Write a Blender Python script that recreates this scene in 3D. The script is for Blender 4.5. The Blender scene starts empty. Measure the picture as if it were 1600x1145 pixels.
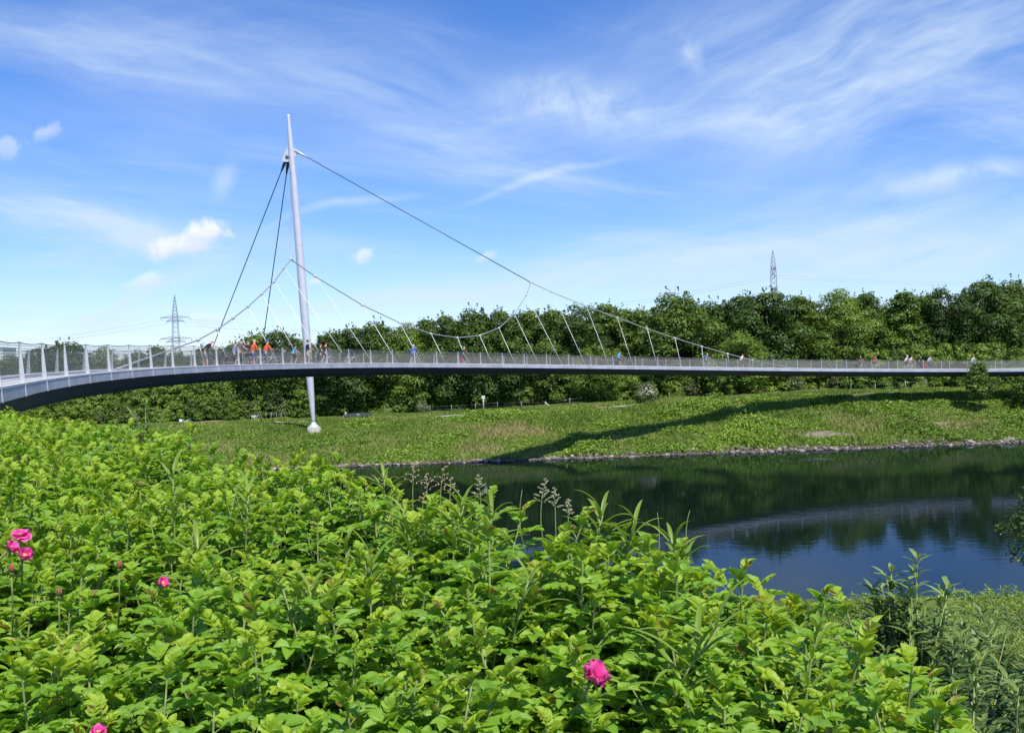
import bpy, math, random
import numpy as np
from mathutils import Vector, Matrix
C = bpy.context.scene.collection
SC = bpy.context.scene
R = math.radians

# ------------------------------------------------------------------ camera
FPX, CX, CY, ROLL = 1500.0, 800.0, 572.5, 0.030
CAMZ = 10.5
cr, sr = math.cos(ROLL), math.sin(ROLL)
cam_d = bpy.data.cameras.new("camera")
cam = bpy.data.objects.new("camera", cam_d)
C.objects.link(cam)
cam_d.sensor_width = 36.0
cam_d.lens = 36.0 * FPX / 1600.0
cam_d.clip_start = 0.05
cam_d.clip_end = 6000
cam.matrix_world = Matrix(((cr, sr, 0, 0), (0, 0, -1, 0), (-sr, cr, 0, CAMZ), (0, 0, 0, 1)))
SC.camera = cam

def ray(px, py):
    a = (px - CX) / FPX
    b = -(py - CY) / FPX
    return np.array([a * cr + b * sr, 1.0, -a * sr + b * cr])
def at(px, py, D):
    return ray(px, py) * D + np.array([0, 0, CAMZ])
def proj(p):
    x, y, z = p[0], p[1], p[2] - CAMZ
    a = (x * cr - z * sr) / y
    b = (x * sr + z * cr) / y
    return CX + FPX * a, CY - FPX * b

# ------------------------------------------------------------------ light
SUN_AZ, SUN_EL = 155.0, 57.0        # azimuth clockwise from +Y
sx = math.cos(R(SUN_EL)) * math.sin(R(SUN_AZ))
sy = math.cos(R(SUN_EL)) * math.cos(R(SUN_AZ))
sz = math.sin(R(SUN_EL))
sun_d = bpy.data.lights.new("sun", 'SUN')
sun_d.energy = 4.6
sun_d.angle = R(0.55)
sun_d.color = (1.0, 0.955, 0.87)
sun = bpy.data.objects.new("sun", sun_d)
C.objects.link(sun)
sun.rotation_euler = Vector((sx, sy, sz)).to_track_quat('Z', 'Y').to_euler()
SC.view_settings.view_transform = 'Standard'
SC.view_settings.look = 'None'
SC.view_settings.exposure = 0.35
SC.view_settings.gamma = 1.0
SC.cycles.max_bounces = 6
SC.cycles.transparent_max_bounces = 24
SC.cycles.transmission_bounces = 4
SC.cycles.diffuse_bounces = 3
SC.cycles.glossy_bounces = 3
SC.cycles.use_denoising = True

class NT:
    """small node-tree helper"""
    def __init__(s, nt):
        s.nt = nt; s.n = nt.nodes; s.l = nt.links
    def new(s, t, **kw):
        n = s.n.new(t)
        for k, v in kw.items():
            setattr(n, k, v)
        return n
    def put(s, sock, v):
        if isinstance(v, bpy.types.NodeSocket):
            s.l.new(v, sock)
        else:
            sock.default_value = v
    def math(s, op, a, b=0.0, c=0.0, clamp=False):
        n = s.new("ShaderNodeMath", operation=op, use_clamp=clamp)
        s.put(n.inputs[0], a); s.put(n.inputs[1], b)
        if op in ('MULTIPLY_ADD', 'SMOOTH_MIN', 'SMOOTH_MAX', 'COMPARE'):
            s.put(n.inputs[2], c)
        return n.outputs[0]
    def vmath(s, op, a, b=(0, 0, 0), out=0):
        n = s.new("ShaderNodeVectorMath", operation=op)
        s.put(n.inputs[0], a); s.put(n.inputs[1], b)
        return n.outputs[out]
    def noise(s, vec, scale, detail=3.0, rough=0.5, dist=0.0, out=0):
        n = s.new("ShaderNodeTexNoise")
        if vec is not None: s.put(n.inputs['Vector'], vec)
        n.inputs['Scale'].default_value = scale
        n.inputs['Detail'].default_value = detail
        n.inputs['Roughness'].default_value = rough
        n.inputs['Distortion'].default_value = dist
        return n.outputs[out]
    def range(s, v, a, b, c=0.0, d=1.0, smooth=True):
        n = s.new("ShaderNodeMapRange")
        if smooth: n.interpolation_type = 'SMOOTHSTEP'
        s.put(n.inputs[0], v)
        for i, q in enumerate((a, b, c, d)): s.put(n.inputs[i + 1], q)
        return n.outputs[0]
    def mix(s, f, a, b, blend='MIX'):
        n = s.new("ShaderNodeMix", data_type='RGBA', blend_type=blend)
        s.put(n.inputs[0], f)
        s.put(n.inputs[6], a if isinstance(a, bpy.types.NodeSocket) else (*a, 1.0))
        s.put(n.inputs[7], b if isinstance(b, bpy.types.NodeSocket) else (*b, 1.0))
        return n.outputs[2]
    def ramp(s, f, stops):
        n = s.new("ShaderNodeValToRGB")
        e = n.color_ramp.elements
        while len(e) > 1: e.remove(e[-1])
        e[0].position = stops[0][0]; e[0].color = (*stops[0][1], 1)
        for p, c in stops[1:]:
            q = e.new(p); q.color = (*c, 1)
        s.put(n.inputs[0], f)
        return n.outputs[0]
    def comb(s, x, y, z):
        n = s.new("ShaderNodeCombineXYZ")
        for i, v in enumerate((x, y, z)): s.put(n.inputs[i], v)
        return n.outputs[0]
    def sep(s, v):
        n = s.new("ShaderNodeSeparateXYZ"); s.put(n.inputs[0], v)
        return n.outputs

# ------------------------------------------------------------------ sky
W = bpy.data.worlds.new("World"); SC.world = W
W.use_nodes = True
w = NT(W.node_tree)
bg = w.n["Background"]
sky = w.new("ShaderNodeTexSky", sky_type='NISHITA')
sky.sun_disc = False
sky.sun_elevation = R(SUN_EL); sky.sun_rotation = R(SUN_AZ)
sky.altitude = 50; sky.air_density = 1.0; sky.dust_density = 0.2; sky.ozone_density = 3.0
SKY_STRENGTH = 0.100
hs = w.new("ShaderNodeHueSaturation")
hs.inputs['Saturation'].default_value = 1.22
hs.inputs['Value'].default_value = 1.0
w.l.new(sky.outputs[0], hs.inputs['Color'])
skycol = w.mix(1.0, hs.outputs[0], (1.0, 1.07, 1.42), 'MULTIPLY')
tc = w.new("ShaderNodeTexCoord")
dx, dy, dz = w.sep(tc.outputs['Generated'])
# coordinates on a high flat layer (perspective-correct cirrus)
zc = w.math('MAXIMUM', dz, 0.015)
zc = w.math('ADD', zc, 0.10)
lx = w.math('DIVIDE', dx, zc); ly = w.math('DIVIDE', dy, zc)
layer = w.comb(lx, ly, 0.0)
# directions round the view to the far bank: bearing and elevation tangents
yy = w.math('MAXIMUM', dy, 0.05)
ga = w.math('DIVIDE', dx, yy); gb = w.math('DIVIDE', dz, yy)
front = w.range(dy, 0.02, 0.3)
gv = w.comb(ga, gb, 0.0)
warp = w.noise(gv, 3.0, 3.0, 0.55, 0.0, 1)
warp = w.vmath('SCALE', w.vmath('SUBTRACT', warp, (0.5, 0.5, 0.5)), (0, 0, 0))
warp.node.inputs['Scale'].default_value = 0.10
gw = w.vmath('ADD', gv, warp)
def rotv(v, ang, scale, loc=(0, 0, 0)):
    m = w.new("ShaderNodeMapping", vector_type='TEXTURE')
    w.put(m.inputs['Vector'], v)
    m.inputs['Rotation'].default_value = (0, 0, ang)
    m.inputs['Scale'].default_value = scale
    m.inputs['Location'].default_value = loc
    return m.outputs[0]
# streaky texture
st1 = w.noise(rotv(gw, R(-14), (0.40, 0.085, 1)), 1.0, 9.0, 0.62, 0.15)
st2 = w.noise(rotv(gw, R(24), (0.34, 0.07, 1), (3, 1, 0)), 1.0, 9.0, 0.62, 0.15)
st3 = w.noise(rotv(gw, R(4), (0.42, 0.10, 1), (1, 7, 0)), 1.0, 9.0, 0.64, 0.2)
st4a = w.noise(rotv(gw, R(10), (0.13, 0.016, 1), (2, 5, 0)), 1.0, 6.0, 0.6, 0.3)
st4b = w.noise(rotv(gw, R(-16), (0.12, 0.016, 1), (6, 2, 0)), 1.0, 6.0, 0.6, 0.3)
st4c = w.noise(rotv(gw, R(26), (0.11, 0.015, 1), (6, 9, 0)), 1.0, 6.0, 0.6, 0.3)
def blend(a, b, f=0.42): return w.math('ADD', w.math('MULTIPLY', a, 1 - f), w.math('MULTIPLY', b, f))
st1 = blend(st1, st4b, 0.30); st2 = blend(st2, st4c, 0.18); st3 = blend(st3, st4a, 0.26)
fine = w.noise(gw, 16.0, 6.0, 0.62, 0.3)
def g(px, py):
    r = ray(px, py); return r[0], r[2]
def band(px, py, hl, hw, ang, amount, tex, lo=0.30, hi=0.80):
    """soft elongated patch of cirrus: centre, half length and width in photograph pixels / 1500, slope"""
    c = g(px, py)
    v = rotv(gw, R(ang), (hl / FPX, hw / FPX, 1), (c[0], c[1], 0))
    d = w.vmath('LENGTH', v, out=1)
    m = w.range(d, 1.0, 0.0)
    t = w.range(tex, lo + 0.04, hi - 0.06)
    return w.math('MULTIPLY', w.math('MULTIPLY', m, t), amount)
bands = [
    band(200, 230, 420, 120, -12, 0.42, st1, 0.2, 0.8), band(330, 60, 420, 110, -8, 0.40, st3, 0.2, 0.8),
    band(330, 380, 420, 60, -10, 0.45, st1), band(120, 400, 300, 40, 12, 0.5, st2), band(330, 470, 300, 30, 14, 0.5, st2), band(700, 505, 500, 30, 4, 0.4, st3),
    band(1250, 300, 300, 24, 12, 0.4, st3), band(1420, 330, 300, 30, 10, 0.5, st3),
    band(120, 80, 420, 80, -14, 0.60, st1), band(40, 320, 380, 100, -13, 0.62, st1),
    band(200, 345, 300, 46, -14, 0.62, st1), band(330, 450, 520, 100, 5, 0.36, st3),
    band(50, 480, 230, 46, 22, 0.85, st2, 0.25, 0.65), band(200, 472, 240, 38, 22, 0.8, st2, 0.25, 0.65),
    band(540, 326, 160, 11, 13, 0.50, fine, 0.2, 0.6), band(830, 276, 200, 11, 13, 0.50, fine, 0.2, 0.6),
    band(800, 262, 300, 60, -12, 0.70, st1), band(560, 150, 560, 170, -10, 0.62, st1, 0.2, 0.85),
    band(760, 185, 420, 80, 8, 0.50, st3), band(900, 165, 260, 60, -8, 0.70, fine, 0.25, 0.8),
    band(1230, 165, 620, 90, 8, 0.85, st3), band(1450, 90, 560, 190, 27, 0.90, st2, 0.25, 0.8),
    band(1200, 70, 620, 170, 12, 0.70, st2, 0.2, 0.85), band(1078, 80, 28, 62, 16, 0.70, fine, 0.32, 0.75),
    band(1480, 200, 420, 80, 0, 0.80, st3), band(1480, 284, 200, 30, 3, 0.85, fine, 0.2, 0.7),
    band(1250, 340, 560, 70, 8, 0.50, st3), band(1450, 385, 500, 90, 3, 0.80, st3, 0.25, 0.7),
    band(1000, 390, 500, 70, 8, 0.70, st3, 0.25, 0.7), band(1100, 430, 760, 60, 3, 0.66, st3, 0.25, 0.7),
    band(650, 458, 300, 22, 5, 0.60, st3, 0.2, 0.65), band(370, 278, 26, 40, -40, 0.50, fine, 0.3, 0.7),
    band(250, 505, 520, 46, 2, 0.40, st3, 0.25, 0.7),
]
tot = bands[0]
for b in bands[1:]:
    tot = w.math('ADD', tot, b)
tot = w.math('MULTIPLY', tot, front)
# thin cirrus over the rest of the sky
high = w.noise(rotv(layer, R(30), (2.2, 0.5, 1)), 1.0, 7.0, 0.62, 0.5)
high = w.math('MULTIPLY', w.range(high, 0.46, 0.75), 0.34)
tot = w.math('ADD', tot, high)
tot = w.math('MINIMUM', w.math('MULTIPLY', tot, 0.80), 0.78)
cirrus = (5.6, 6.7, 8.1)
sk = w.mix(tot, skycol, cirrus)
# pale air low over the horizon
low = w.range(dz, 0.0, 0.13, 0.12, 0.0)
sk = w.mix(low, sk, (5.2, 6.7, 8.3))
# small cumulus puffs
bill = w.noise(gv, 34.0, 7.0, 0.62, 0.3)
bill2 = w.noise(gv, 13.0, 3.0, 0.5, 0.3)
def puff(px, py, rx, ry, ang, dens, rag=0.85):
    c = g(px, py)
    v = rotv(gv, R(ang), (rx / FPX, ry / FPX, 1), (c[0], c[1], 0))
    d = w.vmath('LENGTH', v, out=1)
    e = w.math('ADD', w.math('MULTIPLY', w.math('SUBTRACT', bill, 0.5), 2.3 * rag), w.math('MULTIPLY', w.math('SUBTRACT', bill2, 0.5), 1.9 * rag))
    e = w.math('ADD', e, w.math('SUBTRACT', 0.92, d))
    m = w.range(e, 0.0, 0.75)
    vy = w.sep(v)[1]
    lit = w.range(w.math('ADD', w.math('MULTIPLY', vy, 0.5), w.math('MULTIPLY', bill, 1.0)), 0.15, 0.85)  # greyer undersides: the puff's own shading is mixed into its colour
    return w.math('MULTIPLY', w.math('MULTIPLY', m, dens), front), lit
for p in [(288, 383, 76, 27, 6, 0.90, 0.60), (322, 364, 52, 25, 4, 0.92, 0.70), (360, 368, 26, 10, -10, 0.35, 1.0), (570, 401, 23, 15, 25, 0.62, 1.1), (489, 441, 23, 17, 10, 0.6, 1.0), (84, 205, 50, 20, 22, 0.34, 1.1),
          (8, 232, 24, 24, 0, 0.34, 1.0), (222, 441, 46, 15, 12, 0.42, 1.0), (320, 497, 44, 14, 0, 0.4, 1.0), (757, 403, 26, 10, 20, 0.3, 1.2), (40, 527, 32, 11, 0, 0.45, 1.0)]:
    m, lit = puff(*p)
    sk = w.mix(m, sk, w.mix(lit, (5.7, 6.3, 7.7), (8.0, 8.2, 8.7)))
w.put(bg.inputs[0], sk)
bg.inputs[1].default_value = SKY_STRENGTH

# ------------------------------------------------------------------ helpers
rng = np.random.default_rng(7)
def lnk(name, mesh, parent=None):
    o = bpy.data.objects.new(name, mesh)
    C.objects.link(o)
    if parent is not None: o.parent = parent
    return o
def tag(o, label=None, cat=None, group=None, kind=None):
    if label: o["label"] = label
    if cat: o["category"] = cat
    if group: o["group"] = group
    if kind: o["kind"] = kind
    return o
def empty(name, loc, label, cat, group=None, rz=0.0):
    o = bpy.data.objects.new(name, None)
    C.objects.link(o)
    o.empty_display_size = 0.2
    o.location = loc; o.rotation_euler = (0, 0, rz)
    return tag(o, label, cat, group)
def kids(o):
    return [c for c in list(o.children)]
def copy_tree(o, parent=None):
    c = o.copy(); C.objects.link(c)
    if parent is not None: c.parent = parent
    for ch in kids(o): copy_tree(ch, c)
    return c
def np_mesh(name, V, F, mat, attrs=None, uv=None, smooth=False):
    """V (n,3) float, F (m,k) int; attrs: name -> per-vertex float"""
    V = np.asarray(V, dtype=np.float32); F = np.asarray(F, dtype=np.int32)
    me = bpy.data.meshes.new(name)
    me.vertices.add(len(V)); me.vertices.foreach_set("co", V.ravel())
    k = F.shape[1]
    me.loops.add(F.size); me.loops.foreach_set("vertex_index", F.ravel())
    me.polygons.add(len(F))
    me.polygons.foreach_set("loop_start", np.arange(0, F.size, k, dtype=np.int32))
    me.polygons.foreach_set("loop_total", np.full(len(F), k, dtype=np.int32))
    if smooth: me.polygons.foreach_set("use_smooth", np.ones(len(F), dtype=bool))
    me.update(calc_edges=True)
    for an, av in (attrs or {}).items():
        a = me.attributes.new(an, 'FLOAT', 'POINT')
        a.data.foreach_set("value", np.asarray(av, dtype=np.float32))
    if uv is not None:
        l = me.uv_layers.new(name="uv")
        l.data.foreach_set("uv", np.asarray(uv, dtype=np.float32)[F.ravel()].ravel())
    me.materials.append(mat)
    return me
class MB:
    """collects simple shapes into one mesh"""
    def __init__(s): s.v = []; s.f = []; s.sm = []
    def add(s, vs, fs, smooth=False):
        o = len(s.v)
        s.v += [tuple(map(float, v)) for v in vs]
        s.f += [tuple(i + o for i in f) for f in fs]
        s.sm += [smooth] * len(fs)
        return s
    def box(s, c, d, M=None):
        x, y, z = d[0] / 2, d[1] / 2, d[2] / 2
        vs = [Vector((i * x, j * y, k * z)) for i in (-1, 1) for j in (-1, 1) for k in (-1, 1)]
        if M is not None: vs = [M @ v for v in vs]
        vs = [v + Vector(c) for v in vs]
        return s.add(vs, [(0, 1, 3, 2), (4, 6, 7, 5), (0, 4, 5, 1), (2, 3, 7, 6), (0, 2, 6, 4), (1, 5, 7, 3)])
    def tube(s, pts, r, n=8, cap=True, closed=False):
        pts = [Vector(p) for p in pts]
        rs = r if isinstance(r, (list, tuple)) else [r] * len(pts)
        vs = []; fs = []
        N = len(pts)
        prev = None
        for i, p in enumerate(pts):
            if closed: t = pts[(i + 1) % N] - pts[i - 1]
            else: t = pts[min(i + 1, N - 1)] - pts[max(i - 1, 0)]
            t.normalize()
            if prev is None:
                a = Vector((0, 0, 1)) if abs(t.z) < 0.9 else Vector((1, 0, 0))
                u = t.cross(a).normalized()
            else:
                u = (prev - t * prev.dot(t))
                u = u.normalized() if u.length > 1e-6 else t.orthogonal().normalized()
            prev = u
            q = t.cross(u)
            for j in range(n):
                an = 2 * math.pi * j / n
                vs.append(p + (u * math.cos(an) + q * math.sin(an)) * rs[i])
        for i in range(N if closed else N - 1):
            for j in range(n):
                a, b = i * n, ((i + 1) % N) * n
                fs.append((a + j, a + (j + 1) % n, b + (j + 1) % n, b + j))
        s.add(vs, fs, True)
        if cap and not closed:
            o = len(s.v) - len(vs)
            s.f.append(tuple(o + j for j in reversed(range(n)))); s.sm.append(False)
            s.f.append(tuple(o + (N - 1) * n + j for j in range(n))); s.sm.append(False)
        return s
    def ell(s, c, r, n=10, m=7, M=None, zmin=-1.0):
        vs = []; fs = []
        for i in range(m + 1):
            z = zmin + (1 - zmin) * i / m if zmin > -1 else -math.cos(math.pi * i / m)
            q = math.sqrt(max(0, 1 - z * z))
            for j in range(n):
                a = 2 * math.pi * j / n
                v = Vector((r[0] * q * math.cos(a), r[1] * q * math.sin(a), r[2] * z))
                if M is not None: v = M @ v
                vs.append(v + Vector(c))
        for i in range(m):
            for j in range(n):
                fs.append((i * n + j, i * n + (j + 1) % n, (i + 1) * n + (j + 1) % n, (i + 1) * n + j))
        return s.add(vs, fs, True)
    def prism(s, poly, A, U, Vv, T, th):
        """polygon in (u, v) extruded by +-th/2 along T"""
        A = Vector(A); U = Vector(U); Vv = Vector(Vv); T = Vector(T)
        n = len(poly)
        vs = [A + U * p[0] + Vv * p[1] + T * (th / 2 * sg) for sg in (-1, 1) for p in poly]
        fs = [tuple(range(n)), tuple(range(2 * n - 1, n - 1, -1))]
        for i in range(n):
            j = (i + 1) % n
            fs.append((i, i + n, j + n, j))
        return s.add(vs, fs)
    def mesh(s, name, mat):
        me = bpy.data.meshes.new(name)
        me.from_pydata(s.v, [], s.f); me.update()
        me.polygons.foreach_set("use_smooth", s.sm)
        me.materials.append(mat)
        return me
    def build(s, name, mat, parent=None):
        return lnk(name, s.mesh(name, mat), parent)

# ------------------------------------------------------------------ materials
def base_mat(name):
    m = bpy.data.materials.new(name); m.use_nodes = True
    q = NT(m.node_tree)
    p = q.n["Principled BSDF"]
    return m, q, p
def paint(name, col, rough=0.5, metal=0.0, var=0.12, scale=6.0, bump=0.0, spec=0.5):
    m, q, p = base_mat(name)
    t = q.new("ShaderNodeTexCoord").outputs['Object']
    n = q.noise(t, scale, 4.0, 0.6)
    c = q.mix(q.range(n, 0.3, 0.7), tuple(v * (1 - var) for v in col), tuple(min(1, v * (1 + var)) for v in col))
    q.put(p.inputs['Base Color'], c)
    p.inputs['Roughness'].default_value = rough
    p.inputs['Metallic'].default_value = metal
    p.inputs['Specular IOR Level'].default_value = spec
    if bump:
        b = q.new("ShaderNodeBump"); b.inputs['Strength'].default_value = bump; b.inputs['Distance'].default_value = 0.02
        q.put(b.inputs['Height'], q.noise(t, scale * 5, 4.0, 0.6)); q.put(p.inputs['Normal'], b.outputs[0])
    return m
def leafy(name, stops, trans=0.30, rough=0.55, objvar=0.0, vein=False, tcol=(1.25, 1.3, 0.55), spec=0.35):
    """leaf material: hue by the mesh's own 'tint' value (leaf age), some light passes through"""
    m, q, p = base_mat(name)
    a = q.new("ShaderNodeAttribute"); a.attribute_name = "tint"
    f = a.outputs['Fac']
    if objvar:
        oi = q.new("ShaderNodeObjectInfo")
        f = q.math('ADD', f, q.math('MULTIPLY', q.math('SUBTRACT', oi.outputs['Random'], 0.5), objvar))
    c = q.ramp(f, stops)
    q.put(p.inputs['Base Color'], c)
    p.inputs['Roughness'].default_value = rough
    p.inputs['Specular IOR Level'].default_value = spec
    tr = q.new("ShaderNodeBsdfTranslucent")
    tcn = q.mix(1.0, c, tcol, 'MULTIPLY')
    q.put(tr.inputs['Color'], tcn)
    if vein:
        uvn = q.new("ShaderNodeUVMap"); uvn.uv_map = "uv"
        u, v, _ = q.sep(uvn.outputs[0])
        av = q.math('ABSOLUTE', q.math('SUBTRACT', v, 0.5))
        ph = q.math('SUBTRACT', q.math('MULTIPLY', u, 52.0), q.math('MULTIPLY', av, 46.0))
        h = q.math('SINE', ph)
        mid = q.range(av, 0.0, 0.05, -1.5, 0.0)
        b = q.new("ShaderNodeBump"); b.inputs['Strength'].default_value = 0.55; b.inputs['Distance'].default_value = 0.0012
        q.put(b.inputs['Height'], q.math('ADD', h, mid)); q.put(p.inputs['Normal'], b.outputs[0])
        vc = q.mix(q.range(av, 0.0, 0.035, 0.45, 0.0), c, (0.30, 0.36, 0.10))
        q.put(p.inputs['Base Color'], vc)
    ms = q.new("ShaderNodeMixShader"); ms.inputs[0].default_value = trans
    q.l.new(p.outputs[0], ms.inputs[1]); q.l.new(tr.outputs[0], ms.inputs[2])
    q.l.new(ms.outputs[0], q.n["Material Output"].inputs[0])
    return m
M = {}
M['silver'] = paint("silver_paint", (0.62, 0.62, 0.66), 0.38, 0.25, 0.05, 1.5)
M['steel'] = paint("galvanised_steel", (0.55, 0.56, 0.57), 0.42, 0.35, 0.10, 8.0)
M['fascia'] = paint("edge_paint", (0.37, 0.38, 0.43), 0.45, 0.10, 0.16, 0.9)
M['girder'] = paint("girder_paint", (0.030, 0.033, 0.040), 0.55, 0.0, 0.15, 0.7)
M['coping'] = paint("pale_coping", (0.74, 0.74, 0.73), 0.6, 0.0, 0.05, 2.0)
M['deckc'] = paint("deck_concrete", (0.50, 0.50, 0.48), 0.85, 0.0, 0.10, 1.2, 0.2)
M['fencep'] = paint("grey_fence_post", (0.26, 0.25, 0.22), 0.9, 0, 0.2, 4.0)
M['cabled'] = paint("dark_cable", (0.06, 0.07, 0.08), 0.5, 0.3, 0.1, 3.0)
M['cableg'] = paint("grey_cable", (0.33, 0.34, 0.35), 0.45, 0.3, 0.1, 3.0)
M['hanger'] = paint("bright_rod", (0.80, 0.80, 0.78), 0.4, 0.1, 0.05, 3.0)
M['concrete'] = paint("weathered_concrete", (0.40, 0.38, 0.32), 0.9, 0.0, 0.28, 2.5, 0.4)
M['bark'] = paint("bark", (0.075, 0.06, 0.045), 0.9, 0.0, 0.35, 3.0, 0.5)
M['lattice'] = paint("pylon_steel", (0.34, 0.37, 0.41), 0.6, 0.3, 0.1, 0.3)
M['wood_dark'] = paint("dark_timber", (0.05, 0.055, 0.06), 0.7, 0.0, 0.3, 5.0)
M['white'] = paint("white_plate", (0.78, 0.78, 0.76), 0.5, 0.0, 0.04, 4.0)
M['blackp'] = paint("black_rubber", (0.02, 0.02, 0.021), 0.6, 0.0, 0.1, 9.0)
M['skin'] = paint("skin", (0.55, 0.32, 0.22), 0.55, 0.0, 0.06, 12.0)
_pc = {}
def cloth(c, rough=0.85):
    k = (tuple(c), rough)
    if k not in _pc:
        _pc[k] = paint("cloth_%d" % len(_pc), c, rough, 0.0, 0.08, 14.0, 0.15, 0.2)
    return _pc[k]
# ------------------------------------------------------------------ terrain
def sstep(t):
    t = np.clip(t, 0, 1); return t * t * (3 - 2 * t)
CRX = np.array([-60, -22, -14, -8, -3.9, -1.75, -0.70, -0.15, 0.35, 0.66, 0.82, 0.90, 0.96, 1.0, 1.8, 3.0, 8.0, 60.0])
CRY = np.array([60, 30, 24, 15.0, 9.0, 5.6, 4.2, 3.45, 3.0, 2.85, 2.75, 2.45, 2.1, 1.4, 0.4, -0.8, -3.0, -8.0])
NW = 40.0                                     # near edge of the water
def fwater(X): return 106.8 + 0.06 * X        # far edge of the water
def lump(X, Y):
    return (np.sin(X * 0.71 + 1.3) * np.sin(Y * 0.83 + 0.4) + 0.6 * np.sin(X * 1.9 + Y * 1.3) * np.sin(Y * 2.1 - X * 0.7))
def ground_z(X, Y):
    X = np.asarray(X, float); Y = np.asarray(Y, float)
    c = np.interp(X, CRX, CRY)
    c = np.minimum(c, 33.0)
    t = np.clip((Y - c) / (NW - c), 0, 3)
    near = 8.75 * (1 - t ** 1.35)
    near = np.where(t > 1, -(t - 1) * 3.0, near)
    near = np.maximum(near, -2.2)
    yw = fwater(X)
    L = np.interp(X, [-40, -25, 0, 10, 20, 31, 44, 80], [22, 20, 18, 19.5, 20.5, 16.5, 15, 14.5])
    zp = np.interp(X, [-60, -30, 0, 18, 31, 55, 90], [3.1, 3.2, 3.9, 4.5, 4.9, 5.2, 5.3])
    s = (Y - yw) / L
    far = np.where(s > 0, zp * np.clip(s, 0, 1) ** 1.0, s * 4.0)
    far = far + np.where(s > 0.12, 0.10 * lump(X, Y) * np.clip((s - 0.12) * 3, 0, 1), 0)
    far = np.maximum(far, -2.2)
    far = far - 0.0 * Y
    return np.where(Y < 75, near, far)
def hit(px, py, lo=90.0, hi=230.0):
    r = ray(px, py)
    D = np.arange(lo, hi, 0.1)
    z = CAMZ + r[2] * D
    g_ = ground_z(r[0] * D, D)
    i = np.argmax(z <= g_)
    D = D[i] if z[i] <= g_[i] else hi
    return np.array([r[0] * D, D, float(ground_z(r[0] * D, D))])

def ground_mat():
    m, q, p = base_mat("ground_earth_and_grass")
    t = q.new("ShaderNodeNewGeometry").outputs['Position']
    n1 = q.noise(t, 0.10, 5.0, 0.6); n2 = q.noise(t, 0.9, 5.0, 0.65); n3 = q.noise(t, 7.0, 4.0, 0.6)
    grass = q.mix(q.range(n2, 0.3, 0.7), (0.075, 0.130, 0.022), (0.155, 0.215, 0.045))
    grass = q.mix(q.range(n3, 0.35, 0.75), grass, (0.05, 0.10, 0.016))
    dry = q.mix(q.range(n3, 0.3, 0.7), (0.22, 0.17, 0.10), (0.30, 0.25, 0.16))
    c = q.mix(q.range(n1, 0.52, 0.70), grass, dry)
    x, y, z = q.sep(t)
    soil = q.mix(q.range(n2, 0.3, 0.7), (0.035, 0.028, 0.018), (0.07, 0.055, 0.035))
    nearf = q.range(y, 6.0, 12.0, 1.0, 0.0)
    leftf = q.range(x, 1.6, 3.0, 1.0, 0.0)
    c = q.mix(q.math('MULTIPLY', nearf, leftf), c, soil)
    wet = q.range(z, 0.05, 0.7, 1.0, 0.0)
    c = q.mix(wet, c, (0.10, 0.085, 0.06))
    q.put(p.inputs['Base Color'], c)
    p.inputs['Roughness'].default_value = 0.95
    p.inputs['Specular IOR Level'].default_value = 0.1
    b = q.new("ShaderNodeBump"); b.inputs['Strength'].default_value = 0.6; b.inputs['Distance'].default_value = 0.12
    q.put(b.inputs['Height'], q.noise(t, 3.0, 5.0, 0.7)); q.put(p.inputs['Normal'], b.outputs[0])
    return m
xs = np.unique(np.concatenate([np.linspace(-1500, -120, 30), np.linspace(-120, 150, 271), np.linspace(150, 1500, 30), np.linspace(-16, 8, 97)]))
ys = np.unique(np.concatenate([np.linspace(-80, -10, 8), np.linspace(-10, 42, 150), np.linspace(42, 96, 15), np.linspace(96, 170, 190), np.linspace(170, 3000, 40)]))
GX, GY = np.meshgrid(xs, ys)
GZ = ground_z(GX, GY)
V = np.stack([GX.ravel(), GY.ravel(), GZ.ravel()], 1)
ny, nx = GX.shape
idx = np.arange(nx * ny).reshape(ny, nx)
F = np.stack([idx[:-1, :-1].ravel(), idx[:-1, 1:].ravel(), idx[1:, 1:].ravel(), idx[1:, :-1].ravel()], 1)
tag(lnk("ground", np_mesh("ground", V, F, ground_mat(), smooth=True)), kind="structure")

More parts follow.
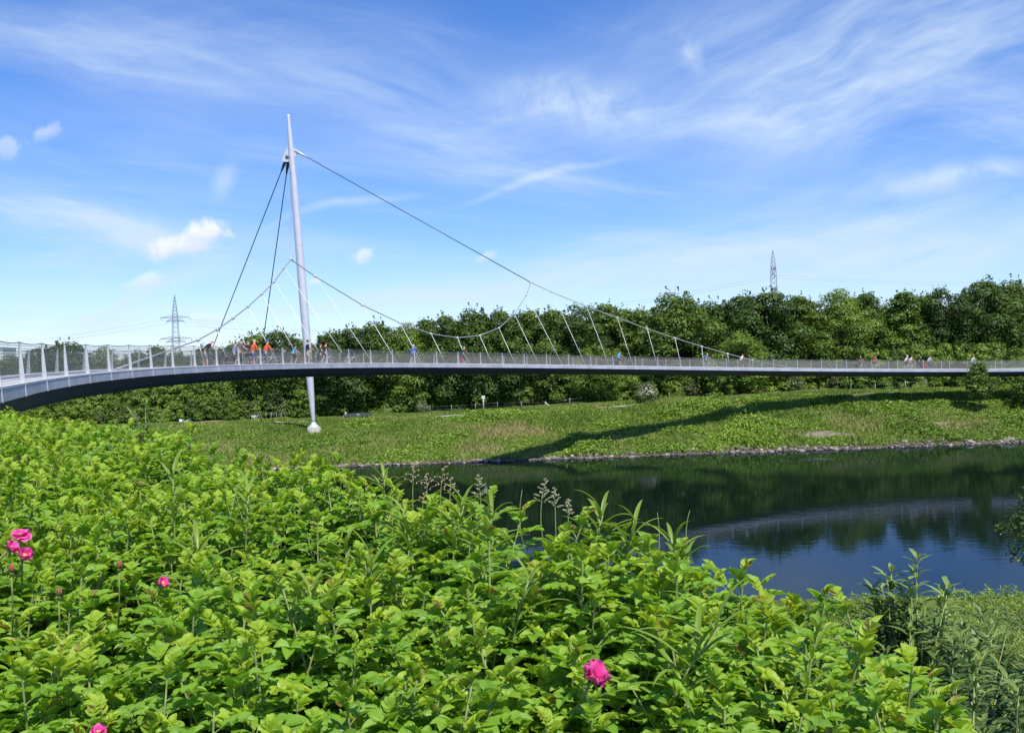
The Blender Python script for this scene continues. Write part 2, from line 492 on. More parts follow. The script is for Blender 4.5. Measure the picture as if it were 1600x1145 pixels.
# water
def water_mat():
    m, q, p = base_mat("canal_water")
    t = q.new("ShaderNodeNewGeometry").outputs['Position']
    # still water through a polarising filter: part of the sky's glare is cut
    q.n.remove(p)
    df = q.new("ShaderNodeBsdfDiffuse"); df.inputs[0].default_value = (0.006, 0.014, 0.008, 1)
    gl = q.new("ShaderNodeBsdfGlossy"); gl.inputs['Color'].default_value = (0.44, 0.54, 0.70, 1); gl.inputs['Roughness'].default_value = 0.02
    fr = q.new("ShaderNodeFresnel"); fr.inputs['IOR'].default_value = 1.333
    ms = q.new("ShaderNodeMixShader")
    q.l.new(fr.outputs[0], ms.inputs[0]); q.l.new(df.outputs[0], ms.inputs[1]); q.l.new(gl.outputs[0], ms.inputs[2])
    q.l.new(ms.outputs[0], q.n["Material Output"].inputs[0])
    mp = q.new("ShaderNodeMapping"); q.put(mp.inputs[0], t); mp.inputs['Scale'].default_value = (0.55, 1.0, 1)
    a = q.noise(mp.outputs[0], 1.6, 4.0, 0.55, 0.4)
    b_ = q.noise(mp.outputs[0], 6.0, 3.0, 0.5, 0.3)
    big = q.noise(t, 0.05, 2.0, 0.5)
    h = q.math('ADD', q.math('MULTIPLY', a, 1.0), q.math('MULTIPLY', b_, 0.22))
    h = q.math('MULTIPLY', h, q.range(big, 0.35, 0.65, 0.45, 1.25))
    b = q.new("ShaderNodeBump"); b.inputs['Strength'].default_value = 1.0; b.inputs['Distance'].default_value = 0.0046
    q.put(b.inputs['Height'], h); q.put(gl.inputs['Normal'], b.outputs[0]); q.put(fr.inputs['Normal'], b.outputs[0])
    return m
tag(MB().add([(-400, 25, 0), (700, 25, 0), (700, 150, 0), (-400, 150, 0)], [(0, 1, 2, 3)]).build("canal_water", water_mat()), kind="structure")

# path on the far meadow
def path_mat():
    m, q, p = base_mat("pale_gravel_path")
    t = q.new("ShaderNodeNewGeometry").outputs['Position']
    n = q.noise(t, 1.3, 5.0, 0.65); n2 = q.noise(t, 14.0, 3.0, 0.6)
    c = q.mix(q.range(n, 0.3, 0.7), (0.36, 0.32, 0.25), (0.52, 0.48, 0.40))
    c = q.mix(q.range(n2, 0.3, 0.7, 0.0, 0.3), c, (0.25, 0.22, 0.17))
    q.put(p.inputs['Base Color'], c); p.inputs['Roughness'].default_value = 0.95
    return m
PATHC = [(250, 664), (380, 661), (520, 660), (600, 655), (700, 650.5), (830, 645), (950, 637), (1060, 631), (1200, 627.5), (1300, 624), (1400, 617), (1500, 612), (1600, 609), (1750, 604)]
pp = np.array([hit(*p) for p in PATHC])
tt = np.linspace(0, len(pp) - 1, 160)
pxs = np.interp(tt, np.arange(len(pp)), pp[:, 0]); pys = np.interp(tt, np.arange(len(pp)), pp[:, 1])
pys = np.maximum(pys, fwater(pxs) + np.interp(pxs, [-40, -25, 0, 10, 20, 31, 44, 80], [22, 20, 18, 19.5, 20.5, 16.5, 15, 14.5]) + np.interp(pxs, [-40, 10, 25], [4, 6, 9]))
for _ in range(12):
    pys[1:-1] = (pys[:-2] + 2 * pys[1:-1] + pys[2:]) / 4
rows = []
for i in range(5):
    o = (i - 2) * 0.95
    rows.append(np.stack([pxs, pys + o, ground_z(pxs, pys + o) + 0.045], 1))
V = np.concatenate(rows); n_ = len(pxs)
F = np.array([(r * n_ + i, r * n_ + i + 1, (r + 1) * n_ + i + 1, (r + 1) * n_ + i) for r in range(4) for i in range(n_ - 1)])
tag(lnk("path", np_mesh("path", V, F, path_mat())), kind="structure")
PATH_X, PATH_Y = pxs, pys
# bare trodden earth on the bank
def patch(name, cx_, cy_, rx, ry, seed, col):
    r_ = np.random.default_rng(seed)
    p0 = hit(cx_, cy_)
    vs = [(p0[0], p0[1], float(ground_z(p0[0], p0[1])) + 0.05)]
    rings = 5; n = 28
    wob = 1 + 0.25 * np.array([math.sin(2 * a + seed) + 0.6 * math.sin(5 * a + seed * 2) for a in np.linspace(0, 2 * math.pi, n, endpoint=False)])
    for k in range(1, rings + 1):
        for j in range(n):
            a = 2 * math.pi * j / n
            x = p0[0] + rx * k / rings * wob[j] * math.cos(a); y = p0[1] + ry * k / rings * wob[j] * math.sin(a)
            vs.append((x, y, float(ground_z(x, y)) + 0.05))
    fs = [(0, 1 + j, 1 + (j + 1) % n) for j in range(n)]
    for k in range(rings - 1):
        for j in range(n):
            a = 1 + k * n
            fs.append((a + j, a + n + j, a + n + (j + 1) % n, a + (j + 1) % n))
    tag(MB().add(vs, fs, True).build(name, col), kind="structure")
bare = paint("bare_earth", (0.18, 0.15, 0.105), 0.95, 0, 0.25, 1.5, 0.4)
PATCHES = [(1292, 680, 3.4, 1.4, 3), (1330, 643, 8.0, 0.4, 5), (1180, 652, 2.2, 0.8, 8), (1085, 681, 1.4, 0.7, 4), (1130, 683, 1.0, 0.7, 9), (1465, 664, 1.8, 0.6, 6)]
for i, a in enumerate(PATCHES): patch("bare_ground", a[0], a[1], a[2], a[3], a[4], bare)
PATCHW = [(hit(a[0], a[1]), a[2], a[3]) for a in PATCHES]

# ------------------------------------------------------------------ bridge line
POST = {0:(41,620.6),1:(74.8,610.3),2:(108.4,602.8),3:(141.3,597.3),4:(174.8,593.1),5:(207.5,589.8),6:(239.8,587.3),7:(273.5,584.6),8:(307.5,582.5),10:(375.9,579.4),11:(410,578),12:(444.6,576.9),13:(478.8,575.9),14:(513.1,575.3),15:(547.5,574.5),16:(581.5,574),17:(615.4,573.8),19:(684,573.8),20:(718,573.8),21:(752.4,574),22:(786.5,574.3),23:(820.8,574.8),24:(855.4,575.2),25:(889.8,575.8),26:(924.2,576),27:(959,576.5),28:(994,577),29:(1029,577.3),30:(1064,577.6),31:(1100,578.2),32:(1136,578.5),34:(1209.5,579.8),35:(1246.8,580),36:(1284.3,580.3),37:(1323.4,580.4),38:(1363,580.4),39:(1403,580.6),40:(1443.4,580.6),41:(1484,580.9),43:(1565.8,581)}
BCX, BCY, BR, TH0, DTH = 53.04, 49.92, 70.44, -1.9124, 0.0473
ks, ths, zs = [], [], []
for k, (px, py) in POST.items():
    m = ray(px, py)[0]
    A = m * m + 1; B = -2 * (m * BCX + BCY); D_ = BCX ** 2 + BCY ** 2 - BR ** 2
    q_ = math.sqrt(max(0, B * B - 4 * A * D_))
    best = None
    for Y in ((-B - q_) / (2 * A), (-B + q_) / (2 * A)):
        th = math.atan2(m * Y - BCX, Y - BCY)
        pr = TH0 + DTH * k
        if best is None or abs(th - pr) < abs(best[0] - pr): best = (th, Y)
    ks.append(k); ths.append(best[0]); zs.append(CAMZ + ray(px, py)[2] * best[1])
ks = np.array(ks, float); ths = np.array(ths); zs = np.array(zs)
thp = np.polyfit(ks, ths, 5); zp_ = np.polyfit(ks, zs, 5)
thr = ths - np.polyval(thp, ks)
def bth(k): return float(np.polyval(thp, k) + np.interp(k, ks, thr))
k_slope = (float(np.polyval(zp_, 0.5)) - float(np.polyval(zp_, 0))) / 0.5
k_end = (float(np.polyval(zp_, 43)) - float(np.polyval(zp_, 42))) * 0.6
STEP0 = BR * (bth(1.0) - bth(0.0))
def bz(k):
    if k < 0: return float(np.polyval(zp_, 0)) + k * k_slope * 0.8
    if k > 43: return float(np.polyval(zp_, 43)) + (k - 43) * k_end
    return float(np.polyval(zp_, k))
def station(k):
    """near bottom edge of the fascia, tangent, outward (away from the curve's centre)"""
    if k < 0:
        th = bth(0.0)
        T = Vector((math.cos(th), -math.sin(th), 0)); N = Vector((math.sin(th), math.cos(th), 0))
        P = Vector((BCX + BR * math.sin(th), BCY + BR * math.cos(th), bz(k))) + T * (k * STEP0)
        return P, T, N
    th = bth(k) if k <= 43 else bth(43.0) + DTH * 1.06 * (k - 43)
    T = Vector((math.cos(th), -math.sin(th), 0)); N = Vector((math.sin(th), math.cos(th), 0))
    return Vector((BCX + BR * math.sin(th), BCY + BR * math.cos(th), bz(k))), T, N
def bp(k, u, v):
    P, T, N = station(k)
    return P + N * u + Vector((0, 0, v))
DW = 3.5                                    # overall width
def find_k(px, u, v, lo=-1.0, hi=46.0):
    best = min(np.arange(lo, hi, 0.05), key=lambda k: abs(proj(bp(k, u, v))[0] - px))
    a, b = best - 0.06, best + 0.06
    for _ in range(25):
        m1 = (a + b) / 2
        if proj(bp(m1, u, v))[0] < px: a = m1
        else: b = m1
    return (a + b) / 2
bridge = empty("suspension_bridge", station(-5)[0], "long curved footbridge hung by cables from one leaning silver mast across the canal", "bridge")
BO = Vector(bridge.location)
K0, K1 = -5.0, 47.0
def loft(prof, k0, k1, step=0.25, close=True):
    """sweep a closed (u, v) profile along the bridge"""
    kk = np.arange(k0, k1 + 1e-6, step)
    mb = MB(); vs = []; fs = []
    n = len(prof)
    for k in kk:
        P, T, N = station(k)
        for (u, v) in prof: vs.append(P + N * u + Vector((0, 0, v)) - BO)
    for i in range(len(kk) - 1):
        for j in range(n):
            a, b = i * n, (i + 1) * n; jj = (j + 1) % n
            fs.append((a + j, b + j, b + jj, a + jj))
    fs.append(tuple(range(n))); fs.append(tuple(range(len(vs) - 1, len(vs) - n - 1, -1)))
    return mb.add(vs, fs)
loft([(0.16, 0.02), (0.16, 0.22), (DW - 0.16, 0.20), (DW - 0.16, 0.02)], K0, K1).build("deck", M['deckc'], bridge)
loft([(0.0, 0.0), (0.028, 0.31), (0.158, 0.318), (0.158, 0.0)], K0, K1).build("edge_beam", M['fascia'], bridge)
loft([(DW, 0.0), (DW - 0.158, 0.0), (DW - 0.158, 0.318), (DW - 0.028, 0.31)], K0, K1).build("edge_beam", M['fascia'], bridge)
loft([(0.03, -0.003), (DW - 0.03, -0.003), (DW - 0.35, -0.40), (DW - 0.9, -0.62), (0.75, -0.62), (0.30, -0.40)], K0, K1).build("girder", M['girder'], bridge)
loft([(0.012, 0.316), (0.012, 0.368), (0.156, 0.368), (0.156, 0.320)], K0, K1).build("coping", M['coping'], bridge)
loft([(DW - 0.012, 0.316), (DW - 0.156, 0.320), (DW - 0.156, 0.368), (DW - 0.012, 0.368)], K0, K1).build("coping", M['coping'], bridge)
# posts and railings
for side in (0, 1):
    top = 1.50 if side == 0 else 1.36
    poly = [(-0.022, -0.02), (0.004, 0.34), (0.105, top), (0.155, top), (0.150, 0.34), (0.10, 0.318), (0.055, 0.312), (0.0, 0.0)]
    k_list = list(range(-3, 46))
    me = None
    for k in k_list:
        kk = k if side == 0 else k + 0.12
        P, T, N = station(kk)
        if me is None:
            me = MB().prism(poly, (0, 0, 0), (1, 0, 0), (0, 0, 1), (0, 1, 0), 0.045).mesh("railing_post", M['steel'])
        o = lnk("railing_post", me, bridge)
        U = N if side == 0 else -N
        B = P if side == 0 else P + N * DW
        Yv = Vector((0, 0, 1)).cross(U)
        o.matrix_local = Matrix.Translation(B - BO) @ Matrix((U, Yv, Vector((0, 0, 1)))).transposed().to_4x4()
    # top wire, sagging a little between posts, and the netting
    pts = []; V = []; UV = []; s_len = 0.0; lastp = None
    for k in np.arange(k_list[0], k_list[-1] + 1e-6, 0.125):
        kk = k if side == 0 else k + 0.12
        fr = (k - math.floor(k + 1e-9))
        sag = 0.045 * 4 * fr * (1 - fr)
        u = 0.13 if side == 0 else DW - 0.13
        p = bp(kk, u, top - 0.025 - sag) - BO
        pts.append(p)
        if lastp is not None: s_len += (p - lastp).length
        lastp = p
        nz = 6
        for j in range(nz + 1):
            uu = 0.135 if side == 0 else DW - 0.135
            zz = 0.345 + (top - 0.03 - sag - 0.345) * j / nz
            V.append(bp(kk, uu, zz) - BO); UV.append((s_len, zz))
    MB().tube(pts, 0.013, 6).build("handrail_wire", M['cabled'], bridge)
    n = nz + 1; m_ = len(pts)
    F = [(i * n + j, (i + 1) * n + j, (i + 1) * n + j + 1, i * n + j + 1) for i in range(m_ - 1) for j in range(nz)]
    if side == 0:
        nm, q, p = base_mat("steel_wire_net")
        uvn = q.new("ShaderNodeUVMap"); uvn.uv_map = "uv"
        u_, v_, _ = q.sep(uvn.outputs[0])
        wv = q.noise(uvn.outputs[0], 2.2, 2.0, 0.5)
        zig = q.math('MULTIPLY', q.math('SINE', q.math('MULTIPLY', u_, 44.0)), 0.35)
        ph = q.math('ADD', q.math('MULTIPLY', v_, 82.0), q.math('ADD', zig, q.math('MULTIPLY', wv, 3.0)))
        ln = q.range(q.math('SINE', ph), -0.35, 0.75)
        cov = q.math('ADD', 0.14, q.math('MULTIPLY', ln, 0.42))
        p.inputs['Base Color'].default_value = (0.24, 0.23, 0.20, 1)
        p.inputs['Metallic'].default_value = 0.2; p.inputs['Roughness'].default_value = 0.6
        tb = q.new("ShaderNodeBsdfTransparent"); mx = q.new("ShaderNodeMixShader")
        q.put(mx.inputs[0], cov); q.l.new(tb.outputs[0], mx.inputs[1]); q.l.new(p.outputs[0], mx.inputs[2])
        q.l.new(mx.outputs[0], q.n["Material Output"].inputs[0])
        M['net'] = nm
    lnk("net", np_mesh("net", np.array([tuple(v) for v in V]), np.array(F), M['net'], uv=np.array(UV)), bridge)

# ------------------------------------------------------------------ mast, cables, hangers
MASTD = 121.0
mb_ = hit(490, 677)
MASTD = mb_[1]
def mp_(py):                                  # axis of the mast
    px = 490.0 + (450.5 - 490.0) * (662 - py) / (662 - 180)
    return Vector(at(px, py, MASTD))
prof = [(662, 0.20), (655, 0.215), (653, 0.24), (640, 0.30), (620, 0.38), (592, 0.455), (540, 0.51), (480, 0.535), (420, 0.52), (360, 0.485), (300, 0.45), (250, 0.385), (215, 0.30), (182, 0.20), (180, 0.19), (179.6, 0.10)]
mast = MB().tube([mp_(y) - BO for y, _ in prof], [r for _, r in prof], 24).build("mast", M['silver'], bridge)
fo = mp_(662) - BO
MB().tube([fo + Vector((0, 0, z)) for z in (-0.40, -0.34, -0.05, 0.12, 0.2)], [0.74, 0.72, 0.36, 0.30, 0.26], 20).build("mast_shoe", M['silver'], bridge)
gz0 = float(ground_z(*(mp_(662))[:2]))
MB().tube([fo + Vector((0, 0, -0.40 - h)) for h in (1.6, 0.5, 0.06, 0.0)], [1.02, 0.92, 0.86, 0.78], 9).build("footing", M['concrete'], bridge)
def lug(c, d, r0=0.20, ln=1.2):
    d = Vector(d).normalized()
    return MB().tube([Vector(c) - d * 0.2, Vector(c) + d * ln * 0.4, Vector(c) + d * ln], [r0, r0 * 0.9, r0 * 0.35], 8)
def node_on(pxb, pxt, pyt, extra=0.0):
    """cable node: foot on the far edge at pixel pxb, top seen at (pxt, pyt), leaning straight out of the curve"""
    k = find_k(pxb, DW - 0.12, 0.32)
    P, T, N = station(k)
    B = P + N * (DW - 0.12) + Vector((0, 0, 0.32))
    r = ray(pxt, pyt)
    best = None
    # B + N d + z h on the ray
    a = np.array([[N.x - r[0] * N.y, 0.0], [-r[2] * N.y, 1.0]])
    rhs = np.array([r[0] * B.y - B.x, CAMZ + r[2] * B.y - B.z])
    d, h = np.linalg.solve(a, rhs)
    return B, B + N * d + Vector((0, 0, h)), k
HG = [(319.6, 309.7, 531.2), (357.5, 339.3, 514.9), (398, 364.7, 497.1), (435, 387.8, 478.8), (473.5, 409.2, 459.4), (511.5, 428.4, 440.3), (547.4, 444, 418.5),
      (584, 492.5, 431.9), (622.3, 566.7, 477), (660.3, 624.8, 504.5), (697.5, 673.7, 521.6), (732.3, 714.7, 527.7), (770.3, 749.8, 524.3), (806.4, 779.5, 512.5), (843, 803.8, 490.8), (879.8, 822.7, 461),
      (916, 862.8, 456.7), (952.4, 916.5, 478.8), (990, 964.8, 496.7), (1027.8, 1011.3, 513.8), (1064.8, 1054.6, 528.2), (1099.6, 1096.5, 541.3), (1139.6, 1137, 552.6), (1177, 1175.5, 562.5)]
tops = []
for pb, px, py in HG:
    B, Tp, k = node_on(pb, px, py)
    tops.append(Tp)
    MB().tube([B - BO, Tp - BO], 0.023, 6).build("hanger", M['hanger'], bridge)
_, P1, _ = node_on(566, 454.5, 405.5)
_, P2, _ = node_on(898, 829.5, 441.5)
kL = find_k(181, DW - 0.12, 0.34); AL = bp(kL, DW - 0.12, 0.34)
kR = find_k(1243, DW - 0.12, 0.34); AR = bp(kR, DW - 0.12, 0.34)
chain = [AL] + tops[:7] + [P1] + tops[7:16] + [P2] + tops[16:] + [AR]
MB().tube([c - BO for c in chain], 0.048, 8).build("main_cable", M['cableg'], bridge)
for c0, c1, c2 in zip(chain[:-2], chain[1:-1], chain[2:]):
    d = (c2 - c0).normalized()
    MB().tube([c1 - BO - d * 0.16, c1 - BO + d * 0.16], 0.10, 8).build("cable_clamp", M['steel'], bridge)
T0 = mp_(238)
topR = Vector(at(463, 236.5, MASTD)); topL = Vector(at(447, 249, MASTD + 0.3)); topL2 = Vector(at(450.5, 252, MASTD + 0.5)); topV = Vector(at(454.5, 262, MASTD - 0.6))
MB().tube([topR - BO, P2 - BO], 0.050, 8).build("stay_cable", M['cabled'], bridge)
MB().tube([topV - BO, P1 - BO], 0.035, 8).build("stay_cable", M['cableg'], bridge)
A1 = np.array(at(290, 648, 166.0)); A1[2] = ground_z(A1[0], A1[1]) + 0.4
A2 = np.array(at(395, 650, 166.0)); A2[2] = ground_z(A2[0], A2[1]) + 0.4
for a, t_ in ((A1, topL), (A2, topL2)):
    MB().tube([t_ - BO, Vector(a) - BO], 0.068, 8).build("back_stay", M['cabled'], bridge)
    fm = MB(); fm.tube([t_ + (Vector(a) - t_).normalized() * s_ - BO for s_ in (-0.6, 1.0, 2.2)], [0.22, 0.20, 0.09], 8)
    fm.build("cable_socket", M['cabled'], bridge)
MB().tube([topR + (P2 - topR).normalized() * s_ - BO for s_ in (-0.7, 0.6, 1.8)], [0.20, 0.17, 0.07], 8).build("cable_socket", M['steel'], bridge)
MB().prism([(-0.5, 0.5), (0.45, 0.3), (0.9, 0.1), (0.9, -0.2), (-0.2, -1.3), (-1.05, -1.3), (-1.2, -0.9)], mp_(237) - BO + Vector((0.0, 0, 0)), (1, 0, 0), (0, 0, 1), (0, 1, 0), 0.10).build("cable_plate", M['silver'], bridge)
for a, lab in ((A1, "concrete block in the ground holding the outer back stay"), (A2, "concrete block in the ground holding the inner back stay")):
    tag(MB().box((0, 0, 0.1), (2.4, 2.0, 1.2)).build("anchor_block", M['concrete'], bridge)).location = Vector((a[0], a[1], a[2] - 0.55)) - BO
# abutment at the near end
P, T, N = station(K0)
ab = MB().box((0, 0, 0), (4.4, 3.0, 4.0)).build("abutment", M['concrete'], bridge)
ab.matrix_local = Matrix.Translation(P + N * (DW / 2) - T * 1.2 + Vector((0, 0, -2.0)) - BO) @ Matrix((N, T, Vector((0, 0, 1)))).transposed().to_4x4()
P, T, N = station(K1)
ab = MB().box((0, 0, 0), (4.4, 3.0, 5.0)).build("abutment", M['concrete'], bridge)
ab.matrix_local = Matrix.Translation(P + N * (DW / 2) + T * 1.3 + Vector((0, 0, -2.5)) - BO) @ Matrix((N, T, Vector((0, 0, 1)))).transposed().to_4x4()
# ------------------------------------------------------------------ trees
LM = {
 'dark': leafy("foliage_dark", [(0.0, (0.030, 0.062, 0.010)), (0.5, (0.066, 0.122, 0.018)), (1.0, (0.125, 0.190, 0.030))], 0.24, 0.5, 0.5),
 'mid': leafy("foliage_mid", [(0.0, (0.044, 0.082, 0.012)), (0.5, (0.092, 0.155, 0.020)), (1.0, (0.165, 0.230, 0.036))], 0.26, 0.5, 0.5),
 'warm': leafy("foliage_warm", [(0.0, (0.061, 0.109, 0.015)), (0.5, (0.132, 0.212, 0.027)), (1.0, (0.224, 0.307, 0.050))], 0.28, 0.5, 0.5),
 'light': leafy("foliage_light", [(0.0, (0.083, 0.136, 0.019)), (0.5, (0.165, 0.254, 0.033)), (1.0, (0.266, 0.354, 0.059))], 0.30, 0.5, 0.4),
 'grey': leafy("foliage_greygreen", [(0.0, (0.070, 0.100, 0.034)), (0.5, (0.135, 0.175, 0.055)), (1.0, (0.210, 0.245, 0.090))], 0.26, 0.55, 0.3),
}
M['blossom'] = paint("white_blossom", (0.50, 0.48, 0.38), 0.8, 0, 0.1, 20)
def unit(n, r_):
    v = r_.normal(size=(n, 3)); return v / np.linalg.norm(v, axis=1)[:, None]
def leaf_quads(P, Nrm, size, r_, droop=0.0, aspect=0.62):
    """folded rhombus leaves at P facing roughly Nrm"""
    n = len(P)
    a = unit(n, r_)
    t = np.cross(Nrm, a); t /= np.linalg.norm(t, axis=1)[:, None] + 1e-9
    b = np.cross(Nrm, t)
    t[:, 2] -= droop; t /= np.linalg.norm(t, axis=1)[:, None]
    s = (size * r_.uniform(0.6, 1.35, n))[:, None]
    w_ = s * aspect
    lift = Nrm * s * 0.18
    V = np.stack([P - t * s * 0.5, P + b * w_ * 0.5 + lift, P + t * s * 0.55, P - b * w_ * 0.5 + lift], 1).reshape(-1, 3)
    F = np.arange(4 * n).reshape(n, 4)
    return V, F
def crown_mesh(name, seed, H, Wd, base, n_lobes, n_leaf, leaf, mat, shape='round', sparse=1.0):
    """crown of leaf clumps: height H above the foot, width Wd, starting at height base"""
    r_ = np.random.default_rng(seed)
    L = []
    hc = H - base
    for i in range(n_lobes):
        f = (i + r_.uniform(0, 1)) / n_lobes
        if shape == 'round': prof = math.sin(math.pi * min(1, 0.12 + 0.86 * f)) ** 0.62
        elif shape == 'cone': prof = (1 - f) ** 0.72 * 0.98 + 0.10
        elif shape == 'oval': prof = math.sin(math.pi * (0.10 + 0.84 * f)) ** 0.8
        else: prof = (1 - f * 0.75) ** 0.5
        an = i * 2.399 + r_.uniform(-0.5, 0.5)
        rad = Wd / 2 * prof * r_.uniform(0.30, 0.98)
        z = base + hc * f * 0.93
        rr = Wd * r_.uniform(0.085, 0.225) * (0.6 + 0.45 * prof)
        L.append((rad * math.cos(an), rad * math.sin(an), z, rr, rr * r_.uniform(0.55, 0.85)))
    L = np.array(L)
    wgt = L[:, 3] ** 2; wgt /= wgt.sum()
    li = r_.choice(len(L), n_leaf, p=wgt)
    d = unit(n_leaf, r_)
    d[:, 2] = np.where(r_.uniform(size=n_leaf) < 0.6, np.abs(d[:, 2]), d[:, 2])
    rad = r_.uniform(0.35, 1.0, n_leaf) ** 0.45 * (1 + 0.22 * r_.normal(size=n_leaf) * (r_.uniform(size=n_leaf) < 0.3))
    P = L[li, :3] + d * rad[:, None] * np.stack([L[li, 3], L[li, 3], L[li, 4]], 1)
    P[:, 2] = np.maximum(P[:, 2], base * 0.6)
    Nn = d + 0.55 * unit(n_leaf, r_) + np.array([0, 0, 0.35])
    Nn /= np.linalg.norm(Nn, axis=1)[:, None]
    # outward twigs that break up the outline
    ntw = n_lobes * 4
    tl_ = r_.integers(0, n_lobes, ntw); td = unit(ntw, r_); td[:, 2] = np.abs(td[:, 2]) * 1.2 + 0.1; td /= np.linalg.norm(td, axis=1)[:, None]
    for k in range(7):
        q = L[tl_, :3] + td * (L[tl_, 3] * (0.85 + 0.075 * k))[:, None] + r_.normal(size=(ntw, 3)) * leaf * (0.45 - 0.05 * k)
        P = np.concatenate([P, q]); Nn = np.concatenate([Nn, unit(ntw, r_)]); li = np.concatenate([li, tl_])
    n_leaf = len(P)
    V, F = leaf_quads(P, Nn, np.full(n_leaf, leaf), r_, 0.25)
    lt = r_.uniform(0.25, 0.75, n_lobes)
    tint = np.clip(lt[li] + r_.normal(size=n_leaf) * 0.17, 0, 1)
    return np_mesh(name, V, F, mat, {'tint': np.repeat(tint, 4)}), L
def trunk_mesh(name, seed, H, r0, L, n_limb=6, r_top=0.3, mat=None):
    r_ = random.Random(seed)
    mb = MB()
    top = Vector((r_.uniform(-.4, .4), r_.uniform(-.4, .4), H * 0.82))
    pts = [Vector((0, 0, -0.3)), Vector((0, 0, 0.25)), Vector((r_.uniform(-.15, .15), r_.uniform(-.15, .15), H * 0.3)), Vector((top.x * .6, top.y * .6, H * 0.56)), top]
    mb.tube(pts, [r0 * 1.35, r0 * 1.05, r0 * 0.8, r0 * 0.5, r0 * 0.12], 8)
    for i in range(min(n_limb, len(L))):
        q = L[int(r_.random() * len(L))]
        e = Vector((q[0], q[1], q[2]))
        s_ = Vector((0, 0, max(H * 0.14, min(q[2] * 0.62, H * 0.6))))
        mid = (s_ + e) * 0.5 + Vector((0, 0, 0.08 * H * r_.uniform(-0.3, 0.6)))
        mb.tube([s_, mid, e], [r0 * 0.42, r0 * 0.26, r0 * 0.07], 6)
    return mb.mesh(name, mat or M['bark'])
KIND = {}
spec = [('tall_round', 'dark', 15.6, 11.0, 1.6, 46, 16675, 0.37, 'round'), ('tall_oval', 'mid', 16.0, 9.0, 1.4, 44, 15225, 0.34, 'oval'), ('broad', 'mid', 14.0, 12.5, 1.2, 50, 16675, 0.38, 'round'),
        ('feathery', 'warm', 15.5, 10.0, 1.5, 62, 15225, 0.29, 'oval'), ('pale_round', 'light', 10.0, 8.0, 0.8, 40, 12325, 0.29, 'round'), ('cone', 'warm', 14.5, 8.5, 1.0, 46, 14500, 0.32, 'cone'), ('gappy', 'dark', 16.0, 10.5, 2.0, 26, 11890, 0.30, 'oval')]
for i, (nm, mt, H, Wd, b, nl, nf, lf, sh) in enumerate(spec):
    cm, L = crown_mesh("crown", 100 + i, H, Wd, b, nl, nf, lf, LM[mt], sh)
    KIND[nm] = (cm, trunk_mesh("trunk", 200 + i, H, 0.30, L, 9), H)
nt_ = [0]
def tree(kind, x, y, H, label, group=None, wide=1.0, name="deciduous_tree"):
    cm, tm, h0 = KIND[kind]
    r_ = random.Random(int(x * 13 + y * 7) + nt_[0]); nt_[0] += 1
    s = H / h0
    t = empty(name, (x, y, float(ground_z(x, y)) - 0.1), label, "tree", group, r_.uniform(0, 6.28))
    t.scale = (s * wide, s * wide, s)
    lnk("trunk", tm, t); lnk("crown", cm, t)
    return t
def tree_px(kind, px, top, D, label, wide=1.0, group=None):
    r = ray(px, top)
    x = r[0] * D
    H = CAMZ + r[2] * D - float(ground_z(x, D))
    return tree(kind, x, D, H, label, group, wide)
